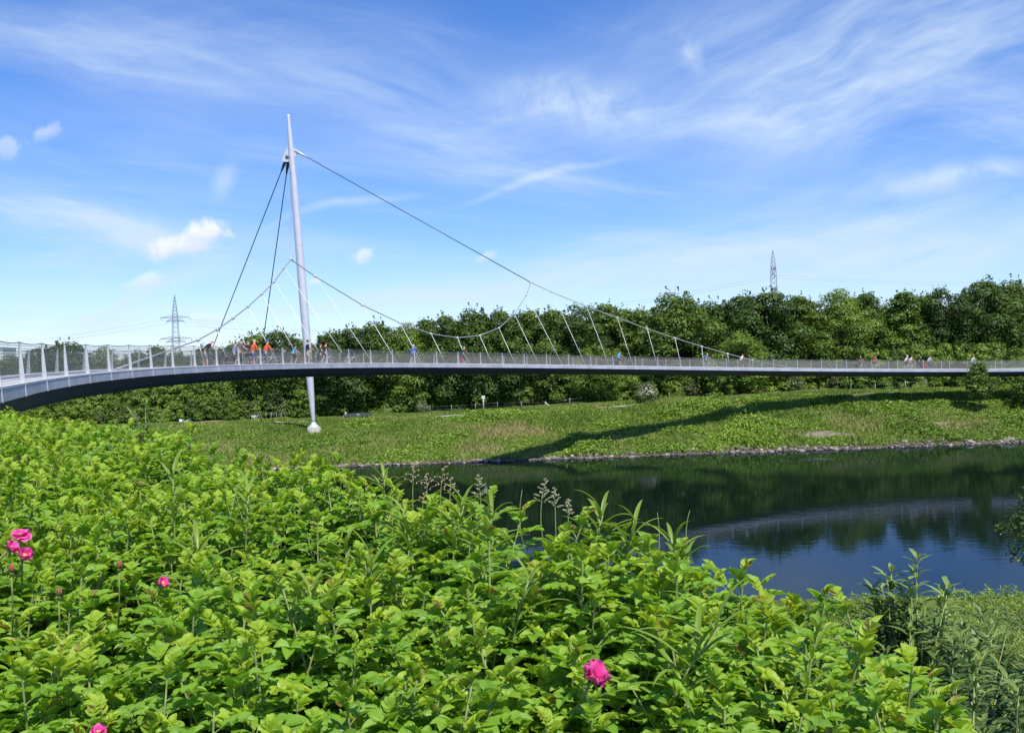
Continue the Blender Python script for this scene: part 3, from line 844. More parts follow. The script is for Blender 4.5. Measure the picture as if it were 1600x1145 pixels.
FRONT = [
 (1533, 434, 150, 'tall_round', 1.0, "tallest tree of the wood, big dark rounded crown near the right end"),
 (1478, 447, 149, 'gappy', 1.0, "dark tree with sky showing through its loose crown, left of the tallest tree"),
 (1585, 441, 151, 'broad', 1.0, "broad dark tree at the right edge of the wood, right of the tallest tree"),
 (1410, 450, 149, 'cone', 1.15, "pointed mid green tree between the loose dark crown and a feathery one"),
 (1446, 456, 152, 'tall_oval', 1.0, "narrow tree squeezed between the pointed tree and the loose dark crown"),
 (1352, 453, 151, 'tall_oval', 1.05, "rounded mid green tree just left of the pointed tree"),
 (1305, 450, 148, 'feathery', 1.1, "feathery tree with ragged upright twigs at the top, right of the right pylon's gap"),
 (1248, 458, 150, 'tall_oval', 1.1, "tree with a lighter leafy top just right of the right pylon"),
 (1200, 452, 147, 'tall_round', 1.1, "large tree whose crown hides the foot of the right pylon"),
 (1160, 457, 150, 'tall_round', 0.95, "dark full tree just left of the right pylon"),
 (1119, 473, 152, 'broad', 0.9, "lower dark tree in the dip between two big domes left of the right pylon"),
 (1056, 460, 147, 'broad', 1.05, "wide dome shaped dark tree above the cable's right slope"),
 (1003, 479, 152, 'tall_round', 0.9, "dark tree in the dip left of the wide dome shaped tree"),
 (950, 470, 150, 'tall_oval', 1.1, "dark tree with twin tops crossed by the cable's right slope"),
 (910, 472, 149, 'gappy', 1.0, "tree with bluish gaps where the cable leaves the treetops"),
 (865, 480, 150, 'tall_round', 0.95, "round tree just right of the cable's short rising end"),
 (823, 480, 150, 'tall_oval', 1.05, "tree behind the fork where two cables join"),
 (785, 481, 149, 'tall_round', 0.95, "dark tree left of the cable fork"),
 (742, 485, 148, 'broad', 0.85, "wide dark tree above the lowest sag of the cable"),
 (698, 489, 149, 'tall_round', 0.9, "dark tree just left of the cable's lowest sag"),
 (668, 493, 151, 'cone', 1.0, "pointed tree left of the dark tree by the cable's sag"),
 (632, 503, 150, 'feathery', 1.0, "low feathery tree where the cable dips into the treetops"),
 (590, 505, 151, 'broad', 0.95, "broad tree midway between the mast and the cable's sag"),
 (548, 508, 150, 'tall_round', 0.95, "round tree second to the right of the mast"),
 (512, 515, 151, 'tall_oval', 1.05, "tree right behind the mast's right side"),
 (438, 513, 153, 'tall_round', 1.0, "round tree just left of the mast, crossed by the inner back stay"),
 (402, 521, 154, 'broad', 0.9, "lower broad tree left of the inner back stay"),
 (362, 534, 158, 'tall_oval', 1.1, "small crown behind the group in orange jackets"),
 (322, 539, 160, 'tall_round', 1.0, "small round crown behind the man leaning over his bicycle"),
 (246, 537, 165, 'cone', 1.1, "pointed tree left of the left pylon's foot"),
 (212, 547, 165, 'tall_round', 1.0, "low round tree left of the left pylon's foot"),
 (163, 540, 166, 'feathery', 0.9, "ragged little tree peeping over the netting at left"),
 (100, 536, 162, 'broad', 1.2, "widest dark treetop behind the netting at far left"),
 (62, 540, 163, 'tall_round', 1.0, "round treetop left of the widest one behind the netting"),
 (20, 553, 165, 'feathery', 1.1, "leftmost treetop behind the netting"),
 (278, 552, 168, 'broad', 1.1, "low treetop behind the left pylon's feet"),
 (1160, 514, 143.5, 'pale_round', 1.25, "pale green rounded tree standing in front of the dark wood above the rail"),
 (1125, 545, 143, 'pale_round', 0.9, "small pale tree left of the pale rounded tree above the rail"),
 (935, 535, 144, 'pale_round', 1.1, "low light green tree behind the rail near the light blue cyclist"),
]
for px, top, D, kd, wd, lab in FRONT: tree_px(kd, px, top, D + (8 if D > 146 else 3), lab, wd)
# fill of the wood behind the front rank: nothing of one sets it apart from the next
rf = random.Random(5)
for row, (D0, dy_) in enumerate(((167, 6), (174, 9))):
    for i in range(30):
        px = -40 + i * 58 + rf.uniform(-16, 16) + row * 25
        D = D0 + rf.uniform(-2, 3)
        if px < 470: D += 10
        top = np.interp(px, [0, 250, 400, 500, 700, 900, 1050, 1200, 1300, 1450, 1550, 1700], [556, 556, 538, 522, 500, 485, 474, 466, 468, 462, 450, 450]) + dy_ + rf.uniform(-3, 8)
        tree_px(rf.choice(['tall_round', 'broad', 'tall_oval', 'broad']), px, top, D, "dark crown of the inner wood, half hidden by the front rank of trees", 1.1, "trees of the inner wood")
for px in (-90, -160, 1660, 1720, 1790):
    tree_px('broad', px, 545 if px < 0 else 455, 158, "dark crown of the inner wood, half hidden by the front rank of trees", 1.0, "trees of the inner wood")

# young tree in front of the bridge
b_ = hit(1531, 643)
Hs = (CAMZ + ray(1527, 567)[2] * b_[1]) - b_[2]
cm, L = crown_mesh("crown", 77, Hs, 4.4, Hs * 0.27, 34, 3000, 0.26, LM['mid'], 'cone')
yt = empty("young_tree", tuple(b_), "young tree with a thin stem standing alone in front of the bridge", "tree")
lnk("trunk", trunk_mesh("trunk", 78, Hs, 0.085, L, 6), yt); lnk("crown", cm, yt)
yb = hit(1614, 640)
cm2, L2 = crown_mesh("crown", 79, 4.6, 4.4, 0.6, 30, 3000, 0.26, LM['mid'], 'round')
y2 = empty("young_tree", tuple(yb), "bushy young tree cut by the right edge of the picture under the bridge", "tree")
lnk("trunk", trunk_mesh("trunk", 80, 4.6, 0.08, L2, 6), y2); lnk("crown", cm2, y2)

# shrubs along the foot of the wood
SH = []
for i, (mt, Wd, H, nf, lf) in enumerate((('light', 5.0, 3.6, 3800, 0.26), ('warm', 5.5, 4.4, 4400, 0.28), ('light', 4.0, 2.6, 2600, 0.24), ('grey', 4.5, 3.0, 3000, 0.24), ('warm', 6.0, 5.6, 5200, 0.30))):
    cm, L = crown_mesh("foliage", 300 + i, H, Wd, 0.15, 26, nf, lf, LM[mt], 'dome')
    SH.append((cm, trunk_mesh("stem", 320 + i, H, 0.09, L, 7), H))
def shrub(i, x, y, H, label, group=None, name="shrub", wide=1.0):
    cm, tm, h0 = SH[i]
    s = H / h0
    t = empty(name, (x, y, float(ground_z(x, y)) - 0.05), label, "shrub", group, (x * 3.7) % 6.28)
    t.scale = (s * wide, s * wide, s)
    lnk("foliage", cm, t); lnk("stem", tm, t)
    return t
rs = random.Random(21)
base_line = [(-20, 652), (180, 650), (300, 646), (420, 645), (560, 648), (700, 637), (860, 632), (1000, 626), (1130, 617), (1300, 610), (1450, 608), (1620, 604)]
for i in range(80):
    px = -30 + i * 21 + rs.uniform(-9, 9)
    py = np.interp(px, [b[0] for b in base_line], [b[1] for b in base_line])
    p = hit(px, py, 125, 190)
    y = max(min(p[1], 157.0), float(np.interp(p[0], PATH_X, PATH_Y)) + 3.4) + rs.uniform(-0.6, 1.6)
    x = ray(px, py)[0] * y
    D = rs.choice([0, 1, 2, 3, 4, 0, 0, 2, 0])
    shrub(D, x, y, {0: 3.4, 1: 4.4, 2: 2.6, 3: 2.9, 4: 5.4}[D] * rs.uniform(0.8, 1.2), "leafy green shrub in the hedge along the foot of the wood", "shrubs along the foot of the wood")
for i in range(64):
    px = -30 + i * 26 + rs.uniform(-10, 10)
    py = np.interp(px, [b[0] for b in base_line], [b[1] for b in base_line])
    p = hit(px, py, 125, 190)
    y = max(min(p[1], 157.0), float(np.interp(p[0], PATH_X, PATH_Y)) + 3.4) + rs.uniform(2.6, 4.6)
    x = ray(px, py)[0] * y
    D = rs.choice([0, 4, 0, 1, 0])
    shrub(D, x, y, rs.uniform(4.6, 7.0), "leafy green shrub in the hedge along the foot of the wood", "shrubs along the foot of the wood", wide=0.85)
def blossom(px, py, W_, H, label, seed, n=260):
    p = hit(px, py, 125, 190)
    y = max(p[1], float(np.interp(p[0], PATH_X, PATH_Y)) + 3.0)
    x = ray(px, py)[0] * y
    r_ = np.random.default_rng(seed)
    t = shrub(3, x, y, H, label, wide=W_ / 4.5 / (H / 3.0))
    d = unit(n, r_); d[:, 2] = np.abs(d[:, 2]); d[:, 1] = -np.abs(d[:, 1])
    P = d * np.array([2.25, 2.25, 1.5]) * r_.uniform(0.55, 1.05, n)[:, None] + np.array([0, 0, 1.4])
    V, F = leaf_quads(P, d, np.full(n, 0.17), r_, 0, 0.9)
    o = lnk("blossom", np_mesh("blossom", V, F, M['blossom']), t)
    o.rotation_euler = (0, 0, -t.rotation_euler.z)
blossom(1010, 631, 3.6, 3.0, "shrub covered in white blossom beside the shadow on the bank", 1, 210)
blossom(702, 622, 3.4, 4.6, "tall shrub with white blossom left of the white sign post", 2, 70)
blossom(660, 646, 2.4, 2.0, "low shrub with white blossom near the benches", 3, 80)
blossom(915, 630, 3.6, 2.2, "low pale flowered shrub by the leaning fence post", 4, 35)
blossom(1240, 612, 4.0, 2.6, "grey green shrub with a few pale flowers right of the small sapling", 5, 25)

# ------------------------------------------------------------------ herbs and grass on the far bank
def scatter_bank(n, r_):
    X = r_.uniform(-56, 80, n); L = 44.0
    Y = fwater(X) + r_.uniform(0.5, 1, n) * 0 + r_.uniform(0, 1, n) ** 1.0 * L + 0.9
    return X, Y
def vnoise(X, Y, s, seed):
    r_ = np.random.default_rng(seed); G = r_.uniform(size=(64, 64))
    x = X / s + 1000; y = Y / s + 1000
    i = np.floor(x).astype(int); j = np.floor(y).astype(int); fx = x - i; fy = y - j
    fx = fx * fx * (3 - 2 * fx); fy = fy * fy * (3 - 2 * fy)
    a = G[i % 64, j % 64]; b = G[(i + 1) % 64, j % 64]; c = G[i % 64, (j + 1) % 64]; d = G[(i + 1) % 64, (j + 1) % 64]
    return (a * (1 - fx) + b * fx) * (1 - fy) + (c * (1 - fx) + d * fx) * fy
LM['herb'] = leafy("bank_herb_leaves", [(0.0, (0.080, 0.150, 0.018)), (0.5, (0.165, 0.280, 0.030)), (1.0, (0.260, 0.370, 0.050))], 0.28, 0.6, 0)
LM['grass'] = leafy("meadow_grass", [(0.0, (0.120, 0.190, 0.026)), (0.6, (0.215, 0.300, 0.045)), (1.0, (0.400, 0.330, 0.150))], 0.28, 0.65, 0)
def bare_mask(X, Y):
    m = np.zeros(len(X), bool)
    rb = np.random.default_rng(3).uniform(0.2, 1.25, len(X))
    for p, rx, ry in PATCHW: m |= ((X - p[0]) / rx) ** 2 + ((Y - p[1]) / ry) ** 2 < rb
    pc = np.interp(X, PATH_X, PATH_Y)
    m |= (np.abs(Y - pc + 0.6) < 2.7) & (X > PATH_X[0] - 1)
    return m
r_ = np.random.default_rng(31)
X, Y = scatter_bank(36000, r_)
L = np.interp(X, [-40, -25, 0, 10, 20, 31, 44, 80], [22, 20, 18, 19.5, 20.5, 16.5, 15, 14.5])
s_ = (Y - fwater(X)) / L
dens = vnoise(X, Y, 4.0, 1) * 0.6 + vnoise(X, Y, 1.5, 2) * 0.4
keep = (s_ < 1.25) & (dens > 0.43 + 0.25 * np.clip((s_ - 0.9) * 3, 0, 1)) & ~bare_mask(X, Y)
X, Y, dens = X[keep], Y[keep], dens[keep]
k_ = 14
hh_ = (0.45 + 1.5 * vnoise(X, Y, 7.0, 71) ** 2) * (0.25 + 1.0 * np.clip((dens - 0.43) * 3.2, 0, 1))
PX = np.repeat(X, k_) + r_.normal(size=len(X) * k_) * 0.30
PY = np.repeat(Y, k_) + r_.normal(size=len(X) * k_) * 0.30
PZ = ground_z(PX, PY) + r_.uniform(0.1, 1.0, len(PX)) * np.repeat(hh_, k_) * 0.62
Nn = unit(len(PX), r_) * 0.8 + np.array([0, -0.15, 0.9]); Nn /= np.linalg.norm(Nn, axis=1)[:, None]
V, F = leaf_quads(np.stack([PX, PY, PZ], 1), Nn, np.full(len(PX), 0.30), r_, 0.2)
tn = np.clip(np.repeat(vnoise(X, Y, 6.0, 5) * 0.75 - 0.1 + r_.uniform(0, 0.5, len(X)), k_) + r_.normal(size=len(PX)) * 0.1, 0, 1)
tag(lnk("bank_herbs", np_mesh("bank_herbs", V, F, LM['herb'], {'tint': np.repeat(tn, 4)})), "low leafy green herbs growing in clumps over the far canal bank", "herbs", kind="stuff")
# grass blades: thin upright triangles-as-quads
def blades(X, Y, h, w_, r_, lean=0.35):
    n = len(X)
    Z = ground_z(X, Y)
    a = r_.uniform(0, 6.28, n); cx_, sx_ = np.cos(a) * w_ / 2, np.sin(a) * w_ / 2
    lx_, ly_ = r_.normal(size=n) * lean * h, r_.normal(size=n) * lean * h
    V = np.stack([np.stack([X - cx_, Y - sx_, Z], 1), np.stack([X + cx_, Y + sx_, Z], 1),
                  np.stack([X + cx_ * .3 + lx_, Y + sx_ * .3 + ly_, Z + h], 1), np.stack([X - cx_ * .3 + lx_, Y - sx_ * .3 + ly_, Z + h], 1)], 1).reshape(-1, 3)
    return V, np.arange(4 * n).reshape(n, 4)
X, Y = scatter_bank(230000, r_)
keep = ~bare_mask(X, Y) & (Y < fwater(X) + 44)
X, Y = X[keep], Y[keep]
h = 0.16 + 0.42 * vnoise(X, Y, 5.0, 9) ** 1.5 + 0.1 * r_.uniform(size=len(X))
V, F = blades(X, Y, h, 0.16, r_)
tn = np.clip(-0.02 + 0.62 * vnoise(X, Y, 3.0, 12) + 0.62 * vnoise(X, Y, 9.0, 13) ** 1.5 + r_.normal(size=len(X)) * 0.15, 0, 1)
tag(lnk("meadow_grass", np_mesh("meadow_grass", V, F, LM['grass'], {'tint': np.repeat(tn, 4)})), "short green and straw coloured grass of the far bank and meadow", "grass", kind="stuff")

# rubble at the water's edge
def rock_proto(seed):
    r_ = np.random.default_rng(seed)
    vs = []; 
    mb = MB().ell((0, 0, 0), (1, 1, 1), 7, 5)
    V = np.array(mb.v)
    d = r_.normal(size=(5, 3)); d /= np.linalg.norm(d, axis=1)[:, None]
    for q in d:
        t = V @ q; V -= np.outer(np.clip(t - 0.62, 0, 1) * 0.85, q)
    return V, np.array(mb.f)
RP = [rock_proto(s) for s in range(6)]
def rocks(pos, size, r_):
    Vs, Fs, Ts = [], [], []; o = 0
    for i, (p, s) in enumerate(zip(pos, size)):
        V, F = RP[i % 6]
        a = r_.uniform(0, 6.28); c_, s2 = math.cos(a), math.sin(a)
        q = V * np.array([s, s * 0.8, s * 0.6])
        q = np.stack([q[:, 0] * c_ - q[:, 1] * s2, q[:, 0] * s2 + q[:, 1] * c_, q[:, 2]], 1) + p
        Vs.append(q); Fs.append(F + o); o += len(V); Ts.append(np.full(len(V), r_.uniform()))
    return np.concatenate(Vs), np.concatenate(Fs), np.concatenate(Ts)
rm, q, p = base_mat("rubble_stone")
a_ = q.new("ShaderNodeAttribute"); a_.attribute_name = "tint"
t = q.new("ShaderNodeNewGeometry").outputs['Position']
c = q.ramp(a_.outputs['Fac'], [(0, (0.06, 0.05, 0.04)), (0.4, (0.15, 0.12, 0.09)), (0.75, (0.27, 0.22, 0.17)), (1.0, (0.46, 0.42, 0.36))])
c = q.mix(q.range(q.noise(t, 1.2, 4.0, 0.6), 0.35, 0.7, 0.0, 0.7), c, (0.12, 0.10, 0.08))
q.put(p.inputs['Base Color'], c); p.inputs['Roughness'].default_value = 0.9
n = 2100
X = r_.uniform(-54, 72, n)
band_h = np.interp(X, [-54, 0, 10, 50, 60, 72], [0.9, 0.6, 1.5, 1.7, 1.2, 0.5])
Y = fwater(X) + r_.uniform(-0.35, 1, n) * band_h + 0.15 * np.sin(X * 1.3)
Z = np.maximum(ground_z(X, Y), -0.05) + 0.06
V, F, T = rocks(np.stack([X, Y, Z], 1), (0.08 + 0.34 * r_.uniform(0, 1, n) ** 3.0) * np.where(vnoise(X, Y, 3.0, 44) < 0.32, 0.5, 1.0), r_)
tag(lnk("shore_rubble", np_mesh("shore_rubble", V, F, rm, {'tint': T})), "broken grey stones lining the far edge of the canal", "rubble", kind="stuff")
for px, py, s, lab in ((1029, 674.5, 0.50, "single pale boulder lying among the herbs below the bridge's shadow"), (665, 714, 0.28, "small white stone above the waterline left of the shadow"), (1390, 631, 0.4, "pale stone beside the worn track on the right bank")):
    p_ = hit(px, py)
    V, F, T = rocks([np.array([0, 0, s * 0.35])], [s], r_)
    o = tag(lnk("boulder", np_mesh("boulder", V, F, M['concrete'])), lab, "boulder"); o.location = tuple(p_)
# ------------------------------------------------------------------ rose thicket
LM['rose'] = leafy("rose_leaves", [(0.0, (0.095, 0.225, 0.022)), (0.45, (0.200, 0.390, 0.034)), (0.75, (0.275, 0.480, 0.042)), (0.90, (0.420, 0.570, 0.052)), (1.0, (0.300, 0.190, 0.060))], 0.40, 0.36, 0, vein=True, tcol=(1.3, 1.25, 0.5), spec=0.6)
M['stalk'] = paint("hairy_green_stalk", (0.22, 0.27, 0.08), 0.8, 0, 0.3, 40.0)
def leaflet_grid(ns, half):
    """unit leaflet along +x, across y: returns (n,3) points, quads, uv"""
    us = np.linspace(0, 1, ns + 1)
    vs = np.linspace(-1, 1, 2 * half + 1)
    pts = []; uv = []
    for u in us:
        w_ = (max(0.0, math.sin(math.pi * min(1, 0.06 + 0.94 * u ** 0.86))) ** 0.72) * 0.335
        if u == 1: w_ = 0.0
        if u == 0: w_ = 0.03
        for v in vs:
            pts.append((u, v * w_, 0)); uv.append((u, 0.5 + 0.5 * v))
    n = len(vs)
    F = [(i * n + j, i * n + j + 1, (i + 1) * n + j + 1, (i + 1) * n + j) for i in range(ns) for j in range(n - 1)]
    return np.array(pts), np.array(F), np.array(uv)
GRIDS = {0: leaflet_grid(6, 2), 1: leaflet_grid(4, 1), 2: leaflet_grid(2, 1)}
def frame(d, up):
    d = d / np.linalg.norm(d)
    s_ = np.cross(up, d); s_ = s_ / (np.linalg.norm(s_) + 1e-9)
    return d, s_, np.cross(d, s_)
def put_leaflet(out, lod, o, d, up, size, fold, curl, tint, width=1.0):
    P, F, uv = GRIDS[lod]
    d, s_, n_ = frame(d, up)
    x, y = P[:, 0], P[:, 1] * width
    z = np.abs(y) * fold - curl * x * x
    q = o + size * (x[:, None] * d + y[:, None] * s_ + z[:, None] * n_)
    out.append((q, F, uv, np.full(len(q), tint) + 0.05 * (1 - 2 * np.abs(P[:, 1]))))
def compound_leaf(out, stalks, lod, r_, o, az, elev, ln, lf, tint, fold, npair=3, droop=0.5):
    """rachis from o in bearing az, rising at elev, arching down; paired leaflets and one at the end"""
    d = np.array([math.cos(az) * math.cos(elev), math.sin(az) * math.cos(elev), math.sin(elev)])
    pts = [o]; dirs = [d]
    nseg = 5
    for i in range(nseg):
        e = elev - droop * (i + 1) / nseg
        d = np.array([math.cos(az) * math.cos(e), math.sin(az) * math.cos(e), math.sin(e)])
        pts.append(pts[-1] + d * ln / nseg); dirs.append(d)
    side = np.array([-math.sin(az), math.cos(az), 0.0])
    if stalks is not None: stalks.append((pts, 0.0014))
    fr = {2: (0.45, 0.85), 3: (0.36, 0.64, 0.9), 4: (0.28, 0.5, 0.72, 0.93)}[npair]
    for f in fr:
        k = f * nseg; i = min(int(k), nseg - 1); p = pts[i] + (pts[i + 1] - pts[i]) * (k - i); t = dirs[i + 1]
        up = np.cross(t, side); up = up if up[2] > 0 else -up
        for sg in (-1, 1):
            a = r_.uniform(0.85, 1.15)
            dd = t * math.cos(a) + side * sg * math.sin(a) + up * (0.10 + fold * 0.55) * r_.uniform(0.4, 1.4)
            tw = up + side * sg * (-0.35 - 0.5 * fold) + r_.normal(size=3) * 0.14
            put_leaflet(out, lod, p, dd, tw, lf * r_.uniform(0.85, 1.1) * (0.8 + 0.25 * f), 0.28 + fold, r_.uniform(0.02, 0.22), tint + r_.normal() * 0.03)
    t = dirs[-1]; up = np.cross(t, side); up = up if up[2] > 0 else -up
    put_leaflet(out, lod, pts[-1], t, up + r_.normal(size=3) * 0.12, lf * 1.08, 0.28 + fold, r_.uniform(0.05, 0.25), tint)
def shoot(seed, lod):
    """one rose shoot, tip at about z = 0.75; returns leaf arrays and stalk polylines"""
    r_ = np.random.default_rng(seed)
    out = []; st = []
    H = 0.75
    bend = r_.normal(size=2) * 0.05
    def stem(z): return np.array([bend[0] * (z / H) ** 2, bend[1] * (z / H) ** 2, z])
    st.append(([stem(z) for z in np.linspace(0.0, H, 7)], 0.0040))
    nl = {0: 21, 1: 18, 2: 13}[lod]
    for i in range(nl):
        f = i / (nl - 1)
        z = 0.16 + (H - 0.165) * f ** 0.85
        az = i * 2.399 + r_.uniform(-0.4, 0.4)
        if f < 0.72:
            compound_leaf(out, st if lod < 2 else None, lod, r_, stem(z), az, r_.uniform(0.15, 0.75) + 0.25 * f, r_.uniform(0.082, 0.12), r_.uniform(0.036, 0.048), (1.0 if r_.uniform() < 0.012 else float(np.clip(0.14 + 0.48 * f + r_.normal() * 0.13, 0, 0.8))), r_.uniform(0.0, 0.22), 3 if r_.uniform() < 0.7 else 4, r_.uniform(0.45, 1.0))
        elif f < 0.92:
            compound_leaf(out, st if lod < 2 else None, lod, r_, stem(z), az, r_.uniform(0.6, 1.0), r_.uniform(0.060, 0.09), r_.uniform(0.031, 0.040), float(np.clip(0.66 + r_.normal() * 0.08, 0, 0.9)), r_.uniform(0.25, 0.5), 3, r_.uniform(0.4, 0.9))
        else:
            compound_leaf(out, None, lod, r_, stem(z), az, r_.uniform(0.9, 1.3), r_.uniform(0.028, 0.042), r_.uniform(0.024, 0.033), 0.86 + r_.normal() * 0.02, r_.uniform(0.5, 0.95), 3, 0.2)
    # a side twig with a few more leaves
    if lod < 2 or seed % 2:
        az = r_.uniform(0, 6.28); z0 = r_.uniform(0.2, 0.42)
        e = stem(z0) + np.array([math.cos(az) * 0.12, math.sin(az) * 0.12, 0.14])
        st.append(([stem(z0), (stem(z0) + e) / 2 + np.array([0, 0, -0.01]), e], 0.0022))
        for i in range(5):
            compound_leaf(out, None, lod, r_, stem(z0) + (e - stem(z0)) * (0.35 + 0.16 * i), i * 2.4 + az, r_.uniform(0.3, 0.9), r_.uniform(0.07, 0.11), r_.uniform(0.034, 0.046), float(np.clip(0.42 + 0.08 * i + r_.normal() * 0.08, 0, 0.9)), r_.uniform(0.05, 0.35), 3, 0.7)
    V = np.concatenate([o[0] for o in out]); T = np.concatenate([o[3] for o in out]); U = np.concatenate([o[2] for o in out])
    off = 0; Fs = []
    for o in out: Fs.append(o[1] + off); off += len(o[0])
    mb = MB()
    for pts, r in st: mb.tube([tuple(p) for p in pts], [r * (1.15 - 0.5 * i / (len(pts) - 1)) for i in range(len(pts))], 5 if lod == 0 else 4, cap=False)
    return V, np.concatenate(Fs), U, T, np.array(mb.v), np.array(mb.f)
SHOOTS = {l: [shoot(1000 * l + s, l) for s in range({0: 16, 1: 12, 2: 10}[l])] for l in (0, 1, 2)}
def edgeY(X): return np.interp(X, CRX, CRY)
def thick_top(X, Y):
    """height of the thicket's leafy surface"""
    z = np.interp(Y, [0.0, 1.9, 2.6, 3.4, 5, 9, 16, 30], [9.66, 9.76, 9.93, 10.02, 10.08, 10.10, 10.06, 9.9])
    return z + 0.055 * np.sin(X * 3.1 + 1) * np.sin(Y * 2.7) + 0.03 * np.sin(X * 7 + Y * 5)
r_ = np.random.default_rng(99)
pts = []
for (y0, y1, dens) in ((1.15, 2.6, 150), (2.6, 4.5, 135), (4.5, 9.0, 100), (9.0, 17.0, 50), (17, 27, 22)):
    A_x = 0.60 * y1 + 1.4
    n = int(dens * (y1 - y0) * (A_x + 2.2))
    X = r_.uniform(-A_x, 2.2, n); Y = r_.uniform(y0, y1, n)
    # keep shoots a little apart
    keep = (X > -0.57 * Y - 1.1)
    d = Y - edgeY(X)
    keep &= d < np.where(X > 0.4, 0.30, 0.60) + 0.05 * Y
    X, Y = X[keep], Y[keep]
    pts.append(np.stack([X, Y], 1))
pts = np.concatenate(pts)
d = pts[:, 1] - edgeY(pts[:, 0])
lower = np.clip((d + 0.20) / 0.85, 0, 1.2) ** 1.2 * 0.55
topz = thick_top(pts[:, 0], pts[:, 1]) - lower + r_.normal(size=len(pts)) * 0.035 - np.abs(r_.normal(size=len(pts))) * 0.075 - 0.01
LV, LF, LU, LT, SV, SF = [], [], [], [], [], []
lo_, so_ = 0, 0
for (x, y), zt in zip(pts, topz):
    lod = 0 if y < 3.0 else (1 if y < 7 else 2)
    V, F, U, T, sv, sf = SHOOTS[lod][int(r_.integers(len(SHOOTS[lod])))]
    a = r_.uniform(0, 6.283); c_, s2 = math.cos(a), math.sin(a)
    sc = r_.uniform(0.85, 1.15) * (1.0 if y < 7 else 1.1 if y < 12 else 1.35)
    tx, ty = r_.normal() * 0.16, r_.normal() * 0.16
    def tf(q):
        q = q * sc
        q = np.stack([q[:, 0] * c_ - q[:, 1] * s2, q[:, 0] * s2 + q[:, 1] * c_, q[:, 2]], 1)
        zz = q[:, 2] - 0.75 * sc
        q = np.stack([q[:, 0] + tx * zz, q[:, 1] + ty * zz, q[:, 2]], 1)
        return q + np.array([x, y, zt - 0.75 * sc])
    LV.append(tf(V)); LF.append(F + lo_); LU.append(U); LT.append(np.where(T > 0.96, T, np.clip(T + r_.normal() * 0.09, 0, 0.9))); lo_ += len(V)
    if y < 8:
        SV.append(tf(sv)); SF.append(sf + so_); so_ += len(sv)
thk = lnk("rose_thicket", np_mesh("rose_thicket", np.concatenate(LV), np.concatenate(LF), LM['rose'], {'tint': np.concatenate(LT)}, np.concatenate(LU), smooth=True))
tag(thk, "dense bright green wild rose thicket filling the foreground slope", "rose thicket", kind="stuff")
o = lnk("stalk", np_mesh("stalk", np.concatenate(SV), np.concatenate(SF), M['stalk'], smooth=True), thk)
o["kind"] = "stuff"
print("thicket faces", sum(len(f) for f in LF), "shoots", len(pts))
del LV, LF, LU, LT, SV, SF

# roses
def petal_mat():
    m, q, p = base_mat("magenta_petal")
    a = q.new("ShaderNodeAttribute"); a.attribute_name = "tint"
    c = q.ramp(a.outputs['Fac'], [(0, (0.62, 0.015, 0.16)), (0.6, (0.82, 0.05, 0.32)), (1, (0.92, 0.20, 0.50))])
    q.put(p.inputs['Base Color'], c); p.inputs['Roughness'].default_value = 0.6
    tr = q.new("ShaderNodeBsdfTranslucent"); q.put(tr.inputs[0], c)
    ms = q.new("ShaderNodeMixShader"); ms.inputs[0].default_value = 0.3
    q.l.new(p.outputs[0], ms.inputs[1]); q.l.new(tr.outputs[0], ms.inputs[2]); q.l.new(ms.outputs[0], q.n["Material Output"].inputs[0])
    return m
M['petal'] = petal_mat()
M['stamen'] = paint("yellow_stamens", (0.75, 0.55, 0.08), 0.8, 0, 0.2, 60)
M['sepal'] = paint("green_sepal", (0.16, 0.24, 0.06), 0.7, 0, 0.2, 60)
def place_top(px, py, dz=0.0):
    r = ray(px, py)
    for D in np.arange(1.2, 20, 0.01):
        if CAMZ + r[2] * D <= thick_top(r[0] * D, D) + dz: break
    return np.array([r[0] * D, D, CAMZ + r[2] * D])
